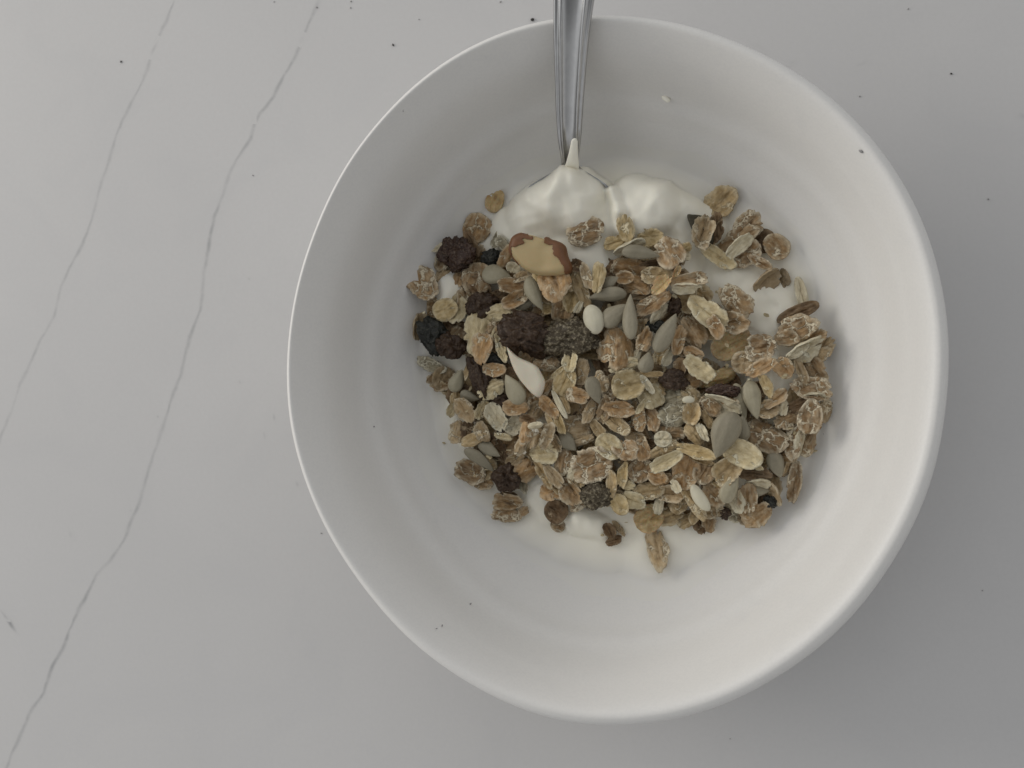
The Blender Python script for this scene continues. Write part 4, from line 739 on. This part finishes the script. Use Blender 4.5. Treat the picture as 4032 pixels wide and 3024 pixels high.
# almond pieces: a domed outline traced in the tile, with patches of brown skin on it
def domed(name, outline, tile, h, lift, mat, cat, label, skins=(), bevel=.25, skinmat=MAS, smat=None):
    P = [(TILE[tile][0] + x*TS, TILE[tile][1] + y*TS) for x, y in outline]; cx = sum(p[0] for p in P)/len(P); cy = sum(p[1] for p in P)/len(P)
    c = on(cx, cy, surf, lift*.0011); z = c.z; R = [at(x, y, z + h*.5) - Vector((c.x, c.y, 0)) for x, y in P]; PC = []
    for i in range(len(R)):
        p0, p1, p2, p3 = R[i-1], R[i], R[(i+1) % len(R)], R[(i+2) % len(R)]
        for j in range(6):
            t = j/6; PC.append(.5*((2*p1) + (-p0+p2)*t + (2*p0-5*p1+4*p2-p3)*t*t + (-p0+3*p1-3*p2+p3)*t**3))
    n = len(PC); V = []; F = []; rg = 18
    def pt(r, p, top, off=0):
        q = Vector((p.x*r, p.y*r, 0)); e = (1 - max(0, (r - (1-bevel))/bevel)**2.2)
        zz = h*(.35 + .65*max(0, e)**.5) if top else -h*.4
        zz += .00025*noise.noise(Vector((q.x*300, q.y*300, h*1000))) if top else 0
        return Vector((q.x*(1+off*12), q.y*(1+off*12), zz + off))
    rs = [(i/rg)**.75 for i in range(rg+1)]
    for r in rs: V += [pt(r, p, True) for p in PC]
    V += [Vector((p.x*.93, p.y*.93, -h*.25)) for p in PC]; V += [Vector((0, 0, -h*.25)) for p in PC]
    for i in range(rg+2):
        for j in range(n):
            a = i*n+j; b = i*n+(j+1) % n; F.append((a, a+n, b+n, b))
    root = bpy.data.objects.new(name, None) if skins else None
    if root: C.objects.link(root); root.location = (c.x, c.y, z)
    o = obj('flesh' if root else name, V, F, mat, root, loc=None if root else (c.x, c.y, z))
    bm = bmesh.new(); bm.from_mesh(o.data); bmesh.ops.remove_doubles(bm, verts=bm.verts, dist=1e-7); bmesh.ops.recalc_face_normals(bm, faces=bm.faces); bm.to_mesh(o.data); bm.free()
    for poly in skins:
        Q = [at(TILE[tile][0] + x*TS, TILE[tile][1] + y*TS, z + h*.9) - Vector((c.x, c.y, 0)) for x, y in poly]
        def inside_(x, y):
            r_ = False
            for i in range(len(Q)):
                x1, y1, x2, y2 = Q[i].x, Q[i].y, Q[i-1].x, Q[i-1].y
                if (y1 > y) != (y2 > y) and x < (x2-x1)*(y-y1)/(y2-y1) + x1: r_ = not r_
            return r_
        bm = bmesh.new(); bm.from_mesh(o.data); bmesh.ops.subdivide_edges(bm, edges=bm.edges, cuts=1, use_grid_fill=True)
        kill = [f for f in bm.faces if f.normal.z < -.2 or not inside_(*(f.calc_center_median().xy + Vector((.00035*noise.noise(f.calc_center_median()*900), .00035*noise.noise(f.calc_center_median()*900 + Vector((9, 0, 0)))))))]
        bmesh.ops.delete(bm, geom=kill, context='FACES')
        if not bm.faces: bm.free(); continue
        for v in bm.verts: v.co += v.normal*.00022
        res = bmesh.ops.solidify(bm, geom=list(bm.faces), thickness=.0002)
        me = bpy.data.meshes.new('skin'); bm.to_mesh(me); bm.free(); me.polygons.foreach_set('use_smooth', [True]*len(me.polygons)); me.materials.append(skinmat)
        s_ = bpy.data.objects.new('skin', me); C.objects.link(s_); s_.parent = root
    tag(root or o, label, cat, 'pieces of almond in the muesli'); return root or o
domed('almond_chunk', [(1045, 610), (1070, 515), (1140, 470), (1210, 478), (1265, 484), (1385, 520), (1405, 508), (1440, 530), (1500, 548), (1562, 590), (1585, 680), (1625, 805), (1540, 850), (1400, 860), (1300, 850), (1200, 810), (1120, 740), (1060, 660)], 'A', .0040, 3, MAF, 'almond',
      'big cut almond chunk with patches of brown skin below the yogurt heap',
      skins=[[(1000, 640), (1060, 490), (1150, 440), (1200, 470), (1272, 505), (1262, 528), (1195, 518), (1165, 535), (1195, 550), (1150, 580), (1100, 590), (1068, 610), (1078, 690), (1130, 745), (1110, 770), (1030, 700)],
             [(1375, 560), (1378, 500), (1430, 480), (1640, 560), (1680, 860), (1560, 880), (1560, 790), (1500, 700), (1455, 660), (1445, 575), (1405, 572)]])
domed('almond_sliver', [(1025, 40), (1060, 70), (1130, 130), (1215, 170), (1300, 215), (1350, 290), (1378, 360), (1365, 440), (1325, 505), (1270, 480), (1200, 410), (1130, 320), (1080, 230), (1045, 130)], 'C', .0016, 7.5, MAW, 'almond',
      'long smooth pale almond sliver pointing down right below the largest raisin', bevel=.35)

dk = domed('seed_piece', [(812, 300), (870, 292), (940, 298), (1010, 320), (1050, 420), (1060, 550), (1000, 600), (930, 575), (885, 510), (850, 420)], 'B', .0018, 1.5, SM['sd'], 'seed', 'dark angular seed piece at the upper right', bevel=.2)
dk['group'] = GRP['seed']

# ------------------------------------------------------------------ half buried flakes that fill the heap from below
MP = [(1650, 1240), (1700, 1130), (1760, 1000), (1850, 1010), (1960, 1040), (2060, 1050), (2300, 1120), (2400, 1020), (2440, 960), (2660, 980), (2690, 1140), (2760, 1190), (2860, 1250), (2900, 1350), (2960, 1400), (3060, 1420), (3110, 1290), (3220, 1320), (3255, 1500), (3230, 1650), (3170, 1760), (3100, 1850), (3050, 1950), (2990, 2040),
      (2760, 2050), (2540, 2000), (2350, 1960), (2260, 1930), (2200, 1860), (2080, 1800), (2040, 1880), (1900, 1860), (1840, 1760), (1800, 1640), (1760, 1540), (1700, 1420)]
GAPS = [(2990, 1200, 90), (2960, 1120, 80), (2935, 1395, 62), (3060, 1330, 50), (1770, 1640, 45), (1748, 1130, 45), (2160, 1960, 70), (2630, 1448, 30), (2052, 1660, 55), (3050, 1470, 42), (2760, 1110, 60), (1780, 1420, 40), (2770, 1370, 30)]
def inpoly(x, y, P):
    r_ = False
    for i in range(len(P)):
        x1, y1 = P[i]; x2, y2 = P[i-1]
        if (y1 > y) != (y2 > y) and x < (x2-x1)*(y-y1)/(y2-y1) + x1: r_ = not r_
    return r_
rnd = random.Random(5); pts = []; tries = 0
while len(pts) < 175 and tries < 60000:
    tries += 1; x, y = rnd.uniform(1640, 3270), rnd.uniform(950, 2080)
    if not inpoly(x, y, MP) or any(math.hypot(x-a, y-b) < r+42 for a, b, r in GAPS): continue
    if all(math.hypot(x-a, y-b) > 66 for a, b in pts): pts.append((x, y))
for i, (x, y) in enumerate(pts):
    code = rnd.choice(('w', 'wd', 'w', 'ot', 'w', 'wd', 'wp')); L = rnd.uniform(95, 135)  # mix leans to dark browns, putting shade of the gaps into colour
    o = make_flake(x, y, L, L*rnd.uniform(.6, .85), rnd.uniform(0, 180), code, (-1.6, 0.2)[i % 2] + rnd.uniform(-.3, .3), 700+i, 'buried_flake')
    tag(o, auto_label(x, y, 100, 70, code, None, 'half buried '), 'cereal flake', 'half buried flakes under the top layer of muesli')
V = []; F = []; rnd = random.Random(9); cnt = 0
while cnt < 330:
    x, y = rnd.uniform(1640, 3270), rnd.uniform(930, 2120)
    if not inpoly(x, y, MP) and rnd.random() > .10: continue
    if math.hypot(x-2440, (y-1500)*1.3) > 860: continue
    p = on(x, y, surf, rnd.uniform(.0004, .0048) if inpoly(x, y, MP) else .0003); r = rnd.uniform(.00018, .00055); b = len(V); n = 7
    A = Matrix.Rotation(rnd.uniform(0, 3), 3, 'X') @ Matrix.Rotation(rnd.uniform(0, 6), 3, 'Z')
    rs = [r*rnd.uniform(.6, 1.4) for _ in range(n)]
    for h_ in (-.25, .25):
        for j in range(n): V.append(p + A @ Vector((rs[j]*math.cos(j/n*6.283)*1.4, rs[j]*math.sin(j/n*6.283), h_*r)))
    F.append(tuple(range(b, b+n))[::-1]); F.append(tuple(range(b+n, b+2*n)))
    for j in range(n): F.append((b+j, b+(j+1) % n, b+n+(j+1) % n, b+n+j))
    cnt += 1
cr = obj('oat_crumbs', V, F, FM['oc'], smooth=False); attr(cr.data, 'edge', [.3]*len(V))
tag(cr, 'fine cream crumbs and dust of broken oats sprinkled between the flakes', 'crumbs', kind='stuff')
print('objects', len(bpy.data.objects), 'catalogue', len(ENT), 'fill', len(pts), 'R', RG.min(), RG.max())
